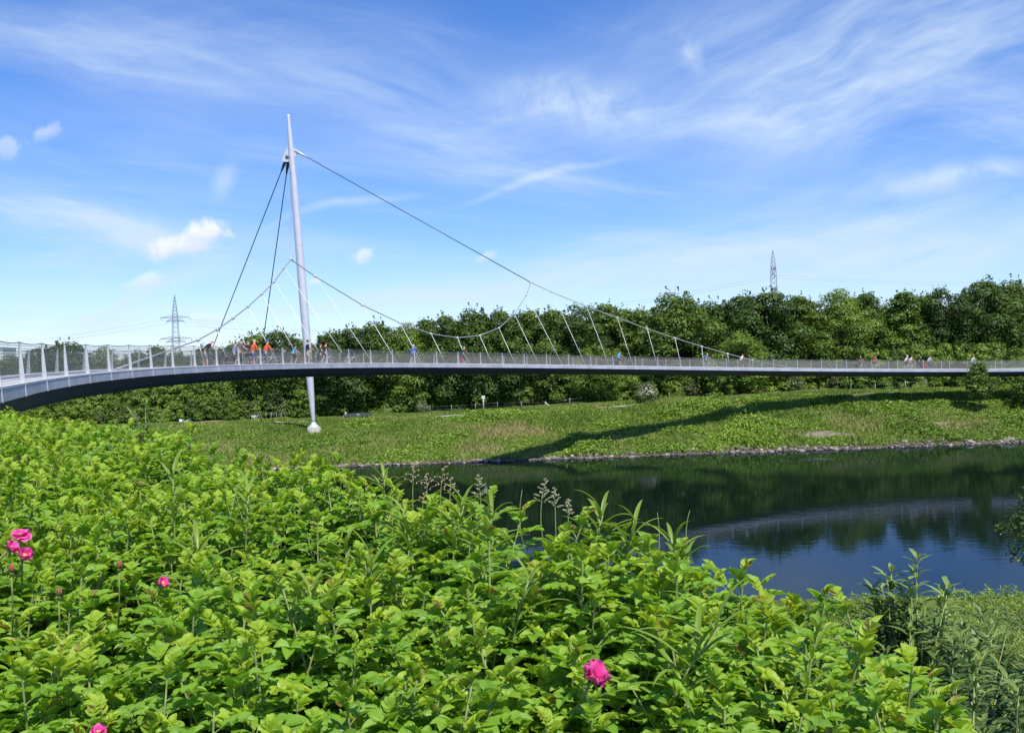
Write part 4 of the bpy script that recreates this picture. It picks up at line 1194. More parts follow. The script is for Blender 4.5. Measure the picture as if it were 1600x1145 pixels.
def rose(px, py, dia_px, open_, tilt, label, seed, npet=7, dz=0.05, ruffle=0.12):
    p = place_top(px, py, dz)
    size = dia_px / FPX * p[1] / 2
    r_ = np.random.default_rng(seed)
    t = empty("rose_flower", tuple(p), label, "rose", "magenta roses in the thicket")
    for i in range(npet):
        lay = i / npet
        az = i * 2.399 + r_.uniform(-.2, .2)
        op = open_ * (1.0 - 0.75 * lay)
        n = 8; P = []; T = []
        for a in range(n + 1):
            for b in range(n + 1):
                u = a / n; v = b / n * 2 - 1
                w_ = math.sin(math.pi * (0.08 + 0.66 * u)) * 0.72 * size
                rad = size * (0.06 + (0.30 + 0.62 * op) * u * (1 - 0.10 * u * v * v))
                z = size * ((1 - op) * 0.95 * u - 0.35 * op * u * u + 0.1)
                z += size * ruffle * math.sin(5 * v + az * 3 + 4 * u) * u * u
                y_ = v * w_ ; x_ = rad - 0.38 * size * v * v * u * (1.1 - op)
                P.append((x_ * math.cos(az) - y_ * math.sin(az), x_ * math.sin(az) + y_ * math.cos(az), z))
                T.append(0.25 + 0.65 * u + r_.normal() * 0.03)
        F = [(a * (n + 1) + b, a * (n + 1) + b + 1, (a + 1) * (n + 1) + b + 1, (a + 1) * (n + 1) + b) for a in range(n) for b in range(n)]
        lnk("petal", np_mesh("petal", np.array(P), np.array(F), M['petal'], {'tint': T}, smooth=True), t)
    mb = MB(); mb.ell((0, 0, size * 0.12), (size * .2, size * .2, size * .1), 10, 5)
    for i in range(22):
        a = i * 2.4; rr = size * 0.05 * math.sqrt(i + 1)
        mb.tube([(0, 0, size * .1), (rr * math.cos(a), rr * math.sin(a), size * 0.28)], size * 0.012, 4)
    mb.build("stamens", M['stamen'], t)
    mb = MB(); mb.ell((0, 0, -size * .12), (size * .17, size * .17, size * .2), 10, 6)
    for i in range(5):
        a = i * 1.257; mb.tube([(0.1 * size * math.cos(a), 0.1 * size * math.sin(a), 0), (size * .45 * math.cos(a), size * .45 * math.sin(a), -size * .05), (size * .75 * math.cos(a), size * .75 * math.sin(a), -size * .2)], [size * .07, size * .06, size * .01], 5)
    mb.build("sepals", M['sepal'], t)
    MB().tube([(0, 0, -size * .2), (0.005, 0, -0.06), (0.01, 0.01, -0.3)], [0.003, 0.003, 0.004], 6).build("flower_stalk", M['stalk'], t)
    t.rotation_euler = tilt
    return t
rose(925, 1062, 64, 0.42, (0.55, 0.30, 0.4), "large half open magenta rose alone in the leaves at the front", 1, 9, 0.06)
rose(32, 838, 36, 0.85, (0.35, 0.2, 0.1), "flat open pink rose, topmost of the cluster at the left edge", 2, 6, 0.08, 0.08)
rose(15, 857, 32, 0.5, (0.8, 0.5, 0.9), "narrow side facing pink rose, leftmost of the cluster at the left edge", 3, 6, 0.06)
rose(38, 868, 32, 0.55, (0.7, 0.6, 0.2), "pink rose lowest of the cluster at the left edge", 4, 7, 0.05)
rose(254, 911, 25, 0.6, (0.9, 0.2, 0.6), "small ragged pink rose sunk among the leaves", 5, 5, 0.03, 0.3)
rose(153, 1145, 32, 0.7, (0.3, 0.1, 0.6), "pink rose cut by the bottom edge of the picture", 6, 7, 0.06)
M['bud'] = paint("red_bud", (0.45, 0.05, 0.06), 0.6, 0, 0.2, 60)
for px, py, lab in ((92, 930, "red pointed rose bud left of the small ragged pink rose"), (18, 893, "reddish rose bud below the cluster at the left edge"), (219, 760, "tiny reddish rose bud high up in the thicket"), (186, 887, "brownish rose bud between the cluster and the small ragged rose")):
    p = place_top(px, py, 0.05); s = 0.009
    t = empty("rose_bud", tuple(p), lab, "rose bud", "rose buds in the thicket")
    MB().ell((0, 0, s), (s * .7, s * .7, s * 1.5), 8, 6).build("bud", M['bud'], t)
    mb = MB().ell((0, 0, -s * .5), (s * .6, s * .6, s * .7), 8, 5)
    for i in range(5):
        a = i * 1.257; mb.tube([(s * .5 * math.cos(a), s * .5 * math.sin(a), 0), (s * .8 * math.cos(a), s * .8 * math.sin(a), s * 1.2), (s * .5 * math.cos(a), s * .5 * math.sin(a), s * 2.8)], [s * .2, s * .2, s * .03], 4)
    mb.build("sepals", M['sepal'], t)
    MB().tube([(0, 0, -s), (0.004, 0, -0.08), (0, 0.01, -0.3)], 0.0022, 5).build("flower_stalk", M['stalk'], t)
    t.rotation_euler = (0.2, 0.15, 0)

# reed-like plants with long blades standing in the thicket
LM['reed'] = leafy("reed_blades", [(0.0, (0.075, 0.170, 0.022)), (0.5, (0.150, 0.265, 0.032)), (1.0, (0.260, 0.350, 0.055))], 0.36, 0.38, 0, spec=0.4)
def reed(px, py, label, seed, H=0.34, nb=11, bl=0.15, lean=(0, 0), bw=0.0125, dz=0.045):
    nb = int(nb * 1.5); bw = min(bw, 0.0145)
    r_ = np.random.default_rng(seed)
    p = place_top(px, py, dz)
    t = empty("reed_plant", (p[0], p[1], p[2] - H), label, "reed", "reed plants standing in the thicket")
    Vs, Fs, Ts = [], [], []; o = 0
    def stem(f): return np.array([lean[0] * f * f, lean[1] * f * f, H * f - 0.25 * (lean[0] ** 2 + lean[1] ** 2) * f * f / H])
    MB().tube([tuple(stem(f)) for f in np.linspace(-1.0, 1, 9)], [0.0032 * (1.2 - 0.5 * max(f, 0)) for f in np.linspace(-1, 1, 9)], 6).build("stem", M['stalk'], t)
    for i in range(nb):
        f = 0.50 + 0.50 * i / (nb - 1)
        az = i * 2.4 + r_.uniform(-.5, .5)
        el = r_.uniform(0.25, 0.75) + 0.55 * f * f
        ln = bl * r_.uniform(0.75, 1.15) * (0.75 + 0.35 * math.sin(math.pi * f))
        n = 8; q = stem(f); e = el
        tint = float(np.clip(0.35 + 0.45 * f + r_.normal() * 0.1, 0, 1))
        for k in range(n + 1):
            u = k / n
            w_ = bw * (math.sin(math.pi * (0.12 + 0.88 * u)) ** 0.8) * 0.5 if k < n else 0.0004
            dv = np.array([math.cos(az) * math.cos(e), math.sin(az) * math.cos(e), math.sin(e)])
            sd = np.array([-math.sin(az), math.cos(az), 0])
            up = np.cross(dv, sd); up = up if up[2] > 0 else -up
            Vs += [q - sd * w_ + up * w_ * 0.45, q, q + sd * w_ + up * w_ * 0.45]; Ts += [tint] * 3
            if k < n:
                a = o + k * 3
                Fs += [(a, a + 1, a + 4, a + 3), (a + 1, a + 2, a + 5, a + 4)]
            q = q + dv * ln / n; e -= r_.uniform(0.08, 0.20) * (0.5 + u)
        o += 3 * (n + 1)
    lnk("blades", np_mesh("blades", np.array(Vs), np.array(Fs), LM['reed'], {'tint': Ts}, smooth=True), t)
reed(1010, 965, "big reed with blades arching to the right above the large rose", 1, 0.42, 12, 0.20, (0.16, -0.03), 0.021, 0.10)
reed(565, 880, "reed with broad blades beside the tall pale stem at mid left of the slope", 2, 0.36, 12, 0.17, (0.03, 0), 0.017)
reed(540, 850, "smaller reed just left of the broad bladed one", 3, 0.3, 9, 0.13)
reed(700, 790, "reed with upright pale blades below the seeding sorrel", 4, 0.32, 12, 0.15, (0.05, 0))
reed(645, 800, "slender reed left of the pale upright reed", 5, 0.3, 10, 0.14, (-.03, 0))
reed(600, 745, "small reed on the far rim of the thicket", 6, 0.28, 10, 0.13)
reed(745, 800, "reed with a single long dark blade beside the first panicle", 7, 0.3, 9, 0.15, (0.05, .02))
reed(915, 805, "reed under the group of three grass panicles", 8, 0.30, 12, 0.15, (0.05, 0))
reed(960, 820, "reed leaning right on the rim behind the middle of the thicket", 9, 0.28, 9, 0.14, (0.06, 0))
reed(1075, 840, "reed on the rim right of the grass panicles", 10, 0.28, 9, 0.14, (-0.05, 0))
reed(380, 770, "reed with upright narrow blades high on the left slope", 11, 0.34, 10, 0.15, (0.02, 0), 0.016, 0.10)
reed(270, 735, "thin reed far up on the left slope", 12, 0.4, 9, 0.16, (0.0, 0), 0.018, 0.15)
reed(1250, 985, "reed with grey green blades right of the thicket's middle", 13, 0.30, 9, 0.14, (0.04, 0))
reed(790, 905, "reed leaning right in the middle of the thicket", 14, 0.30, 10, 0.14, (0.06, 0))
reed(320, 855, "reed left of the centre among dark leaves", 15, 0.34, 10, 0.15, (-0.02, 0), 0.016, 0.08)
reed(500, 915, "short reed below the broad bladed one", 16, 0.28, 10, 0.13, (-0.03, 0))

# flowering grasses and seed stalks on the rim
M['straw'] = paint("pale_seed_heads", (0.42, 0.40, 0.24), 0.8, 0, 0.2, 60)
M['pinkseed'] = paint("pinkish_seed_heads", (0.40, 0.29, 0.20), 0.8, 0, 0.2, 60)
def panicle(px, y_tip, y_base, D, label, seed, kind='grass', lean=0.0):
    r_ = random.Random(seed)
    b = at(px, y_base, D); tp = at(px + lean, y_tip, D)
    H = tp[2] - b[2]
    t = empty("grass_stalk", tuple(b), label, "grass stalk", "seeding stalks on the rim of the thicket")
    dxv = tp[0] - b[0]
    def st(f): return Vector((dxv * f * f, 0, H * f))
    MB().tube([st(f) for f in (-1.6, -0.5, 0, .25, .5, .75, 1)], [0.0020] * 4 + [0.0016, 0.0012, 0.0007], 5).build("stem", M['stalk'], t)
    mb = MB()
    if kind == 'blade':
        return t
    n = 16 if kind == 'grass' else 9
    for i in range(n):
        f = 0.42 + 0.56 * i / (n - 1) if kind == 'grass' else 0.5 + 0.5 * i / (n - 1)
        a = i * 2.4; ln = H * ((0.34 if kind == 'grass' else 0.5) * (1.05 - f) + 0.03)
        e = st(f) + Vector((math.cos(a) * ln, math.sin(a) * ln * 0.8, ln * r_.uniform(0.1, 0.7)))
        mb.tube([st(f), (st(f) + e) * 0.5 + Vector((0, 0, ln * 0.12)), e], 0.0006, 4)
        k = 7 if kind == 'grass' else 2
        for j in range(k):
            q = st(f) + (e - st(f)) * (0.3 + 0.7 * j / (k - 1) if k > 1 else 1) + Vector((r_.uniform(-1, 1), r_.uniform(-1, 1), r_.uniform(-1, 1))) * 0.002
            s = 0.0014 if kind == 'grass' else 0.0026
            mb.ell(q, (s, s, s * 1.7), 6, 4)
    mb.build("seed_head", M['straw'] if kind == 'grass' else M['pinkseed'], t)
    return t
for px, a, b, D, lab, s, kd, ln in (
    (752, 742, 812, 3.55, "feathery grass panicle standing alone left of the single green blade", 1, 'grass', -4),
    (845, 748, 815, 3.4, "tallest of the three feathery grass panicles", 2, 'grass', 8),
    (868, 762, 815, 3.35, "upright middle panicle of the three feathery ones", 3, 'grass', -2),
    (888, 780, 820, 3.3, "shortest panicle, rightmost of the three feathery ones", 4, 'grass', 0),
    (645, 727, 790, 3.7, "thin stalk with a single round seed head", 5, 'sorrel', 2),
    (668, 742, 792, 3.7, "branching sorrel with pinkish seeds beside the round headed stalk", 6, 'sorrel', -2),
    (688, 730, 795, 3.65, "tall branching sorrel hung with pale drooping seeds", 7, 'sorrel', 6),
    (703, 748, 795, 3.6, "sorrel with pink seed heads right of the drooping one", 8, 'sorrel', 2),
    (660, 770, 802, 3.7, "low dense sorrel with purplish seeds", 9, 'sorrel', 4),
    (812, 765, 812, 3.4, "single green grass blade rising from the rim against the water", 10, 'blade', 4),
    (1072, 797, 838, 3.1, "thin blade of grass on the rim left of the tall rose tips", 11, 'blade', 6),
    (1030, 800, 835, 3.1, "short thin blade in the dip of the rim", 12, 'blade', -3),
    (538, 700, 750, 4.3, "tall straw coloured stem leaning left over the rim", 13, 'blade', -14),
    (600, 735, 775, 4.0, "faint grass panicle on the left part of the rim", 14, 'grass', 0),
    (208, 640, 672, 8.5, "pale grass panicle at the top of the left slope", 15, 'grass', 3),
    (505, 715, 748, 4.6, "thin grass panicle left of the tall straw coloured stem", 16, 'grass', 2)):
    panicle(px, a, b, D, lab, s, kd, ln)

# elder-like bush with pale bloom at the top of the left slope, and shrubs beyond the right rim
def lance_shrub(name, loc, label, seed, H, W_, nst, leaf, matk, group=None, cat="shrub"):
    r_ = np.random.default_rng(seed)
    t = empty(name, tuple(loc), label, cat, group)
    mb = MB(); P = []; Dv = []; Tn = []
    for i in range(nst):
        a = i * 2.4 + r_.uniform(-.5, .5); rr = W_ * r_.uniform(0.1, 0.6); h = H * r_.uniform(0.6, 1.0) * (1 - 0.35 * (rr / W_))
        if i == 0: rr, h = 0.02, H
        e = np.array([math.cos(a) * rr, math.sin(a) * rr, h]); m_ = e * np.array([0.25, 0.25, 0.62])
        mb.tube([(0, 0, 0), tuple(m_), tuple(e)], [0.010, 0.006, 0.002], 5)
        n = int(34 * h / H)
        for k in range(n):
            f = 0.25 + 0.75 * k / n
            q = m_ * (1 - f) * 2 * f + e * f * f if f < 1 else e
            az = k * 1.571 + a; el = -0.05 + 0.75 * f ** 2 + r_.normal() * 0.30
            for sg in (0, math.pi):
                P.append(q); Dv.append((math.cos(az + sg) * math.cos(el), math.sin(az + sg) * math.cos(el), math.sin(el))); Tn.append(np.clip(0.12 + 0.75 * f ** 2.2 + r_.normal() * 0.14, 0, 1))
    mb.build("stem", M['stalk'], t)
    P = np.array(P); Dv = np.array(Dv); n = len(P)
    sd = np.cross(Dv, np.array([0, 0, 1.0])); sd /= np.linalg.norm(sd, axis=1)[:, None] + 1e-9
    up = np.cross(sd, Dv)
    ln = (leaf * r_.uniform(0.6, 1.2, n))[:, None]
    wv = ln * 0.125
    V = np.stack([P, P + Dv * ln * .4 - sd * wv + up * wv * .5, P + Dv * ln * .4, P + Dv * ln * .4 + sd * wv + up * wv * .5,
                  P + Dv * ln * .75 - sd * wv * .8 - up * ln * .06, P + Dv * ln * .75 - up * ln * .1, P + Dv * ln * .75 + sd * wv * .8 - up * ln * .06, P + Dv * ln - up * ln * .22], 1).reshape(-1, 3)
    b_ = (np.arange(n) * 8)[:, None]
    F = np.concatenate([b_ + np.array(f) for f in ((0, 2, 1, 1), (0, 3, 2, 2), (1, 2, 5, 4), (2, 3, 6, 5), (4, 5, 7, 7), (5, 6, 7, 7))])
    # triangles were written as degenerate quads: split into two meshes' worth of faces
    tri = F[F[:, 2] == F[:, 3]][:, :3]; quad = F[F[:, 2] != F[:, 3]]
    F3 = np.concatenate([tri, quad[:, [0, 1, 2]], quad[:, [0, 2, 3]]])
    lnk("foliage", np_mesh("foliage", V, F3, LM[matk], {'tint': np.repeat(Tn, 8)}, smooth=True), t)
    return t
LM['shade'] = leafy("shaded_lance_leaves", [(0.0, (0.015, 0.040, 0.010)), (0.6, (0.045, 0.095, 0.020)), (1.0, (0.150, 0.220, 0.055))], 0.22, 0.4, 0)  # darker copy of the lance leaves, with shade put into the colour
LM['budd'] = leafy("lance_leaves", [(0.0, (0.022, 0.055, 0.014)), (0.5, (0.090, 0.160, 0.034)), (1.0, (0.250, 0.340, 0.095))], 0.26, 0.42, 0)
def on_bank(px, py, D): 
    r = ray(px, py); return np.array([r[0] * D, D, float(ground_z(r[0] * D, D))])
def bank_shrub(px, top, D, W_, label, seed, nst=26, leaf=0.10, group=None, mk='budd'):
    r = ray(px, top); x = r[0] * D; z1 = CAMZ + r[2] * D; z0 = float(ground_z(x, D))
    return lance_shrub("butterfly_bush", (x, D, z0), label, seed, max(0.4, z1 - z0), W_, nst, leaf, mk, group)
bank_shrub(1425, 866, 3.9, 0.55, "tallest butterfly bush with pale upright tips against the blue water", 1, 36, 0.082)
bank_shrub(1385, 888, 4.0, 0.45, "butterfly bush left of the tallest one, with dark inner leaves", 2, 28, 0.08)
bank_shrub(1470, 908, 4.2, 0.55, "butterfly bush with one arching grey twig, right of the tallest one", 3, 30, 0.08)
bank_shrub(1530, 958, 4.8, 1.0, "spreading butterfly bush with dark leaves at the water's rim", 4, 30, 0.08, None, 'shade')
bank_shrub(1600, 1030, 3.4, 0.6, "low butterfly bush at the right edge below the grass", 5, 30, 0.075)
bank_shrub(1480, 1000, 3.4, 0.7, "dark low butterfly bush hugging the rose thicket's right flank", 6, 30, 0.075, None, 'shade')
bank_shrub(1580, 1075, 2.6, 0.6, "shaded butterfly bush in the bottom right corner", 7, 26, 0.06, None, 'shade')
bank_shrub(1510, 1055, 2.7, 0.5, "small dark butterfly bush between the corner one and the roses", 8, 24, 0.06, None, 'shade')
for i, (px, top, D, W_) in enumerate(((1480, 952, 9.5, 1.2), (1568, 946, 12, 1.6), (1620, 940, 11, 1.8), (1420, 968, 8.0, 1.0))):
    bank_shrub(px, top, D, W_, "low leafy shrub on the near bank above the water", 20 + i, 30, 0.07, "low shrubs on the near bank")
for i, (px, top, D, W_) in enumerate(((1462, 934, 13, 1.6), (1498, 921, 16, 1.5), (1538, 930, 14, 1.7), (1572, 917, 18, 2.0), (1428, 938, 12, 1.3), (1612, 926, 15, 2.0), (1392, 934, 14, 1.5), (1515, 948, 9, 1.2), (1352, 930, 17, 1.6), (1478, 955, 8, 1.0), (1558, 958, 8.5, 1.1))):
    bank_shrub(px, top, D, W_, "light green bushy scrub on the near bank behind the butterfly bushes", 40 + i, 40, 0.0055 * D + 0.01, "green scrub behind the butterfly bushes", 'light')
sb = Vector(place_top(225, 655, 0.0))
w_b = lance_shrub("pale_shrub", (sb.x, sb.y, sb.z - 0.8), "grey green shrub with pale bloom crowning the left slope", 61, 0.95, 0.7, 22, 0.07, 'budd')
# grass of the near bank
r_ = np.random.default_rng(17)
X = r_.uniform(1.3, 26, 60000); Y = r_.uniform(1.5, 41, 60000)
kp = (X < 0.6 * Y + 1.5) & (Y > edgeY(X) + 0.6) & (ground_z(X, Y) > 0.1)
X, Y = X[kp], Y[kp]
V, F = blades(X, Y, 0.12 + 0.25 * vnoise(X, Y, 1.2, 4), 0.012 + 0.004 * Y / 4, r_)
tn = np.clip(0.1 + 0.6 * vnoise(X, Y, 1.5, 12) + r_.normal(size=len(X)) * 0.15, 0, 1)
tag(lnk("bank_grass", np_mesh("bank_grass", V, F, LM['grass'], {'tint': np.repeat(tn, 4)})), "sunlit grass on the near bank right of the rose thicket", "grass", kind="stuff")
# ------------------------------------------------------------------ people and bicycles
def skin_mesh(name, J, edges, mat, sub=1):
    """one continuous surface grown round joints J: name -> (pos, radius)"""
    names = list(J)
    me = bpy.data.meshes.new(name)
    me.from_pydata([tuple(J[n][0]) for n in names], [(names.index(a), names.index(b)) for a, b in edges], [])
    o = bpy.data.objects.new(name, me); C.objects.link(o)
    o.modifiers.new("s", 'SKIN'); sm = o.modifiers.new("u", 'SUBSURF'); sm.levels = sub; sm.render_levels = sub
    for i, n in enumerate(names):
        r = J[n][1]
        me.skin_vertices[0].data[i].radius = (r, r) if not isinstance(r, tuple) else r
        me.skin_vertices[0].data[i].use_root = (i == 0)
    dg = bpy.context.evaluated_depsgraph_get(); dg.update()
    out = bpy.data.meshes.new_from_object(o.evaluated_get(dg))
    bpy.data.objects.remove(o); bpy.data.meshes.remove(me)
    out.name = name
    out.materials.clear(); out.materials.append(mat)
    out.polygons.foreach_set("use_smooth", [True] * len(out.polygons))
    return out
POSES = {
 'ride': dict(pel=(-.20, 0, 1.00), bel=(-.13, 0, 1.18), che=(0.0, 0, 1.38), nek=(.06, 0, 1.50), hea=(.10, 0, 1.62), top=(.11, 0, 1.71), sh=(.02, .17, 1.43), el=(.22, .23, 1.22), ha=(.43, .25, 1.08),
              hip=(-.17, .09, .96), knL=(.20, .10, .80), anL=(.03, .12, .42), toL=(.17, .12, .37), knR=(.14, .10, .62), anR=(-.03, .12, .19), toR=(.11, .12, .14)),
 'straddle': dict(pel=(-.05, 0, .93), bel=(-.03, 0, 1.10), che=(.05, 0, 1.32), nek=(.09, 0, 1.46), hea=(.13, 0, 1.58), top=(.13, 0, 1.67), sh=(.06, .18, 1.38), el=(.24, .24, 1.18), ha=(.44, .26, 1.06),
              hip=(-.05, .10, .90), knL=(.02, .20, .48), anL=(-.04, .24, .08), toL=(.12, .25, .03), knR=(.02, .20, .48), anR=(-.02, .24, .08), toR=(.14, .25, .03)),
 'stand': dict(pel=(0, 0, .94), bel=(.01, 0, 1.10), che=(.01, 0, 1.32), nek=(.02, 0, 1.48), hea=(.05, 0, 1.62), top=(.05, 0, 1.71), sh=(0, .19, 1.40), el=(.14, .24, 1.16), ha=(.38, .22, 1.06),
              hip=(0, .09, .90), knL=(.03, .11, .48), anL=(-.02, .12, .08), toL=(.14, .13, .03), knR=(.06, .11, .48), anR=(.06, .12, .08), toR=(.21, .13, .03)),
 'idle': dict(pel=(0, 0, .94), bel=(.01, 0, 1.10), che=(.01, 0, 1.32), nek=(.02, 0, 1.48), hea=(.04, 0, 1.62), top=(.04, 0, 1.71), sh=(0, .18, 1.40), el=(-.02, .24, 1.12), ha=(.08, .23, .88),
              hip=(0, .08, .90), knL=(.01, .09, .48), anL=(-.02, .10, .08), toL=(.13, .11, .03), knR=(.03, .09, .48), anR=(0, .10, .08), toR=(.15, .11, .03)),
 'lean': dict(pel=(-.10, 0, .92), bel=(-.02, 0, 1.08), che=(.14, 0, 1.26), nek=(.25, 0, 1.38), hea=(.33, 0, 1.47), top=(.37, 0, 1.55), sh=(.17, .18, 1.31), el=(.36, .24, 1.08), ha=(.58, .22, 1.04),
              hip=(-.10, .09, .88), knL=(-.02, .11, .48), anL=(-.12, .12, .08), toL=(.04, .13, .03), knR=(.02, .11, .48), anR=(.02, .12, .08), toR=(.17, .13, .03)),
 'sit': dict(pel=(0, 0, .50), bel=(.01, 0, .68), che=(.08, 0, .92), nek=(.14, 0, 1.06), hea=(.20, 0, 1.17), top=(.22, 0, 1.26), sh=(.09, .18, .98), el=(.20, .24, .74), ha=(.40, .12, .72),
              hip=(.02, .09, .47), knL=(.44, .11, .48), anL=(.46, .12, .08), toL=(.61, .13, .03), knR=(.40, .11, .46), anR=(.52, .12, .08), toR=(.67, .13, .03)),
}
def mir(p): return (p[0], -p[1], p[2])
def lerp(a, b, f): return tuple(a[i] + (b[i] - a[i]) * f for i in range(3))
HAIR = {'dark': (0.03, 0.022, 0.018), 'brown': (0.12, 0.07, 0.04), 'blond': (0.55, 0.38, 0.18), 'red': (0.20, 0.085, 0.045), 'grey': (0.45, 0.43, 0.40)}
def person(loc, hd, pose, label, top, legs, hair='brown', hat=None, hatc=None, sleeves=0.55, leglen=0.9, stripe=None, scale=1.0, shoes=(0.08, 0.08, 0.08), girth=1.0):
    p = POSES[pose]
    r_ = random.Random(label)
    t = empty("person", tuple(loc), label, "person", None, R(hd))
    t.scale = (scale,) * 3
    J = {'pel': (p['pel'], .135), 'bel': (p['bel'], .125), 'che': (p['che'], .150), 'nek': (p['nek'], .055), 'hea': (p['hea'], .096), 'top': (p['top'], .084)}
    E = [('pel', 'bel'), ('bel', 'che'), ('che', 'nek'), ('nek', 'hea'), ('hea', 'top')]
    for sd, f in (('L', lambda q: q), ('R', mir)):
        J['sh' + sd] = (f(p['sh']), .060); J['el' + sd] = (f(p['el']), .043); J['ha' + sd] = (f(p['ha']), .034)
        J['hip' + sd] = (f(p['hip']), .092); J['kn' + sd] = (f(p['kn' + sd]), .060); J['an' + sd] = (f(p['an' + sd]), .042); J['to' + sd] = (f(p['to' + sd]), .036)
        E += [('che', 'sh' + sd), ('sh' + sd, 'el' + sd), ('el' + sd, 'ha' + sd), ('pel', 'hip' + sd), ('hip' + sd, 'kn' + sd), ('kn' + sd, 'an' + sd), ('an' + sd, 'to' + sd)]
    body = skin_mesh("body", J, E, M['skin'])
    # fingers, nose and ears grow out of the same skin mesh
    mb = MB()
    for sd in 'LR':
        h = Vector(J['ha' + sd][0]); d = (h - Vector(J['el' + sd][0])).normalized(); s_ = Vector((0, 0, 1)).cross(d).normalized()
        for k in range(4):
            b = h + s_ * (k - 1.5) * 0.017
            mb.tube([b, b + d * (0.045 + 0.006 * (1.5 - abs(k - 1.5))) + Vector((0, 0, -.010)), b + d * 0.06 + Vector((0, 0, -.04))], [.010, .009, .007], 5)
        sg = 1 if sd == 'R' else -1
        mb.tube([h - d * 0.03 + s_ * 0.03 * sg, h + s_ * 0.045 * sg + d * 0.01, h + s_ * 0.04 * sg + d * 0.04 + Vector((0, 0, -.02))], [.011, .010, .007], 5)
    hc = (Vector(p['hea']) + Vector(p['top'])) * 0.5; up = (Vector(p['top']) - Vector(p['hea'])).normalized(); fw = Vector((0, 1, 0)).cross(up)
    mb.ell(hc + fw * 0.088 - up * 0.02, (.018, .014, .022), 6, 4)
    for sg in (-1, 1): mb.ell(hc + Vector((0, .078 * sg, 0)) - up * 0.02, (.018, .012, .028), 6, 4)
    m2 = mb.mesh("x", M['skin'])
    nv = len(body.vertices)
    vs = [v.co[:] for v in body.vertices] + [v.co[:] for v in m2.vertices]
    fs = [tuple(f.vertices) for f in body.polygons] + [tuple(i + nv for i in f.vertices) for f in m2.polygons]
    bpy.data.meshes.remove(m2); bpy.data.meshes.remove(body)
    b = MB(); b.add(vs, fs, True)
    b.build("body", M['skin'], t)
    g_ = 0.018
    # shirt
    S = {'bel': (lerp(p['bel'], p['pel'], 1.45), (.150 + g_) * girth), 'mid': (lerp(p['bel'], p['che'], .3), (.140 + g_) * girth), 'che': (p['che'], (.155 + g_) * girth), 'nek': (lerp(p['che'], p['nek'], .72), .08)}
    SE = [('bel', 'mid'), ('mid', 'che'), ('che', 'nek')]
    L_ = {'pel': (lerp(p['pel'], p['bel'], .30), .148), 'low': (p['pel'], .146)}
    LE = [('pel', 'low')]
    for sd, f in (('L', lambda q: q), ('R', mir)):
        S['sh' + sd] = (f(p['sh']), .070 + g_); q = lerp(f(p['sh']), f(p['el']), min(1, sleeves)); S['sl' + sd] = (q, .066)
        SE += [('che', 'sh' + sd), ('sh' + sd, 'sl' + sd)]
        if sleeves > 1:
            S['cu' + sd] = (lerp(f(p['el']), f(p['ha']), sleeves - 1), .046); SE.append(('sl' + sd, 'cu' + sd))
        L_['hip' + sd] = (f(p['hip']), .118); q = lerp(f(p['hip']), f(p['kn' + sd]), min(1, leglen)); L_['lg' + sd] = (q, .092 if leglen < 1 else .082)
        LE += [('low', 'hip' + sd), ('hip' + sd, 'lg' + sd)]
        if leglen > 1:
            L_['cf' + sd] = (lerp(f(p['kn' + sd]), f(p['an' + sd]), leglen - 1), .060); LE.append(('lg' + sd, 'cf' + sd))
    lnk("shirt", skin_mesh("shirt", S, SE, cloth(top)), t)
    lnk("trousers" if leglen > 1 else "shorts", skin_mesh("legwear", L_, LE, cloth(legs)), t)
    if stripe:
        d = Vector(p['che']) - Vector(p['bel'])
        mb = MB()
        for sg in (-1, 1):
            mb.tube([Vector(p['bel']) + Vector((0.02, .128 * girth * sg, 0)), Vector(p['che']) + Vector((0.0, .135 * girth * sg, -0.02))], 0.028, 6)
        mb.build("side_panel", cloth(stripe), t)
    for sd, f in (('L', lambda q: q), ('R', mir)):
        a = Vector(f(p['an' + sd])); q = Vector(f(p['to' + sd])); dd = (q - a); dd.z *= .4; an = math.atan2(dd.y, dd.x)
        MB().ell((a + q) * 0.5 + Vector((0, 0, -.012)), (.135, .050, .045), 9, 5, Matrix.Rotation(an, 3, 'Z')).build("shoe", cloth(shoes, 0.6), t)
    rot = Matrix((fw, Vector((0, 1, 0)), up)).transposed()
    if hat == 'helmet':
        MB().ell(hc + up * 0.025 - fw * 0.01, (.125, .100, .105), 12, 6, rot, -0.15).build("helmet", cloth(hatc, 0.35), t)
    elif hat == 'cap':
        MB().ell(hc + up * 0.02, (.105, .096, .095), 12, 6, rot, -0.1).build("cap", cloth(hatc), t)
        MB().ell(hc + up * 0.03 + fw * 0.12, (.085, .075, .012), 10, 4, rot).build("cap_visor", cloth(hatc), t)
    if hair != 'none':
        h_ = MB().ell(hc + up * 0.018 - fw * 0.018, (.096, .091, .096), 12, 6, rot, -0.25)
        if hair == 'blond': h_.ell(hc - up * 0.07 - fw * 0.06, (.07, .085, .10), 9, 5, rot)
        h_.build("hair", cloth(HAIR[hair], 0.9), t)
    return t
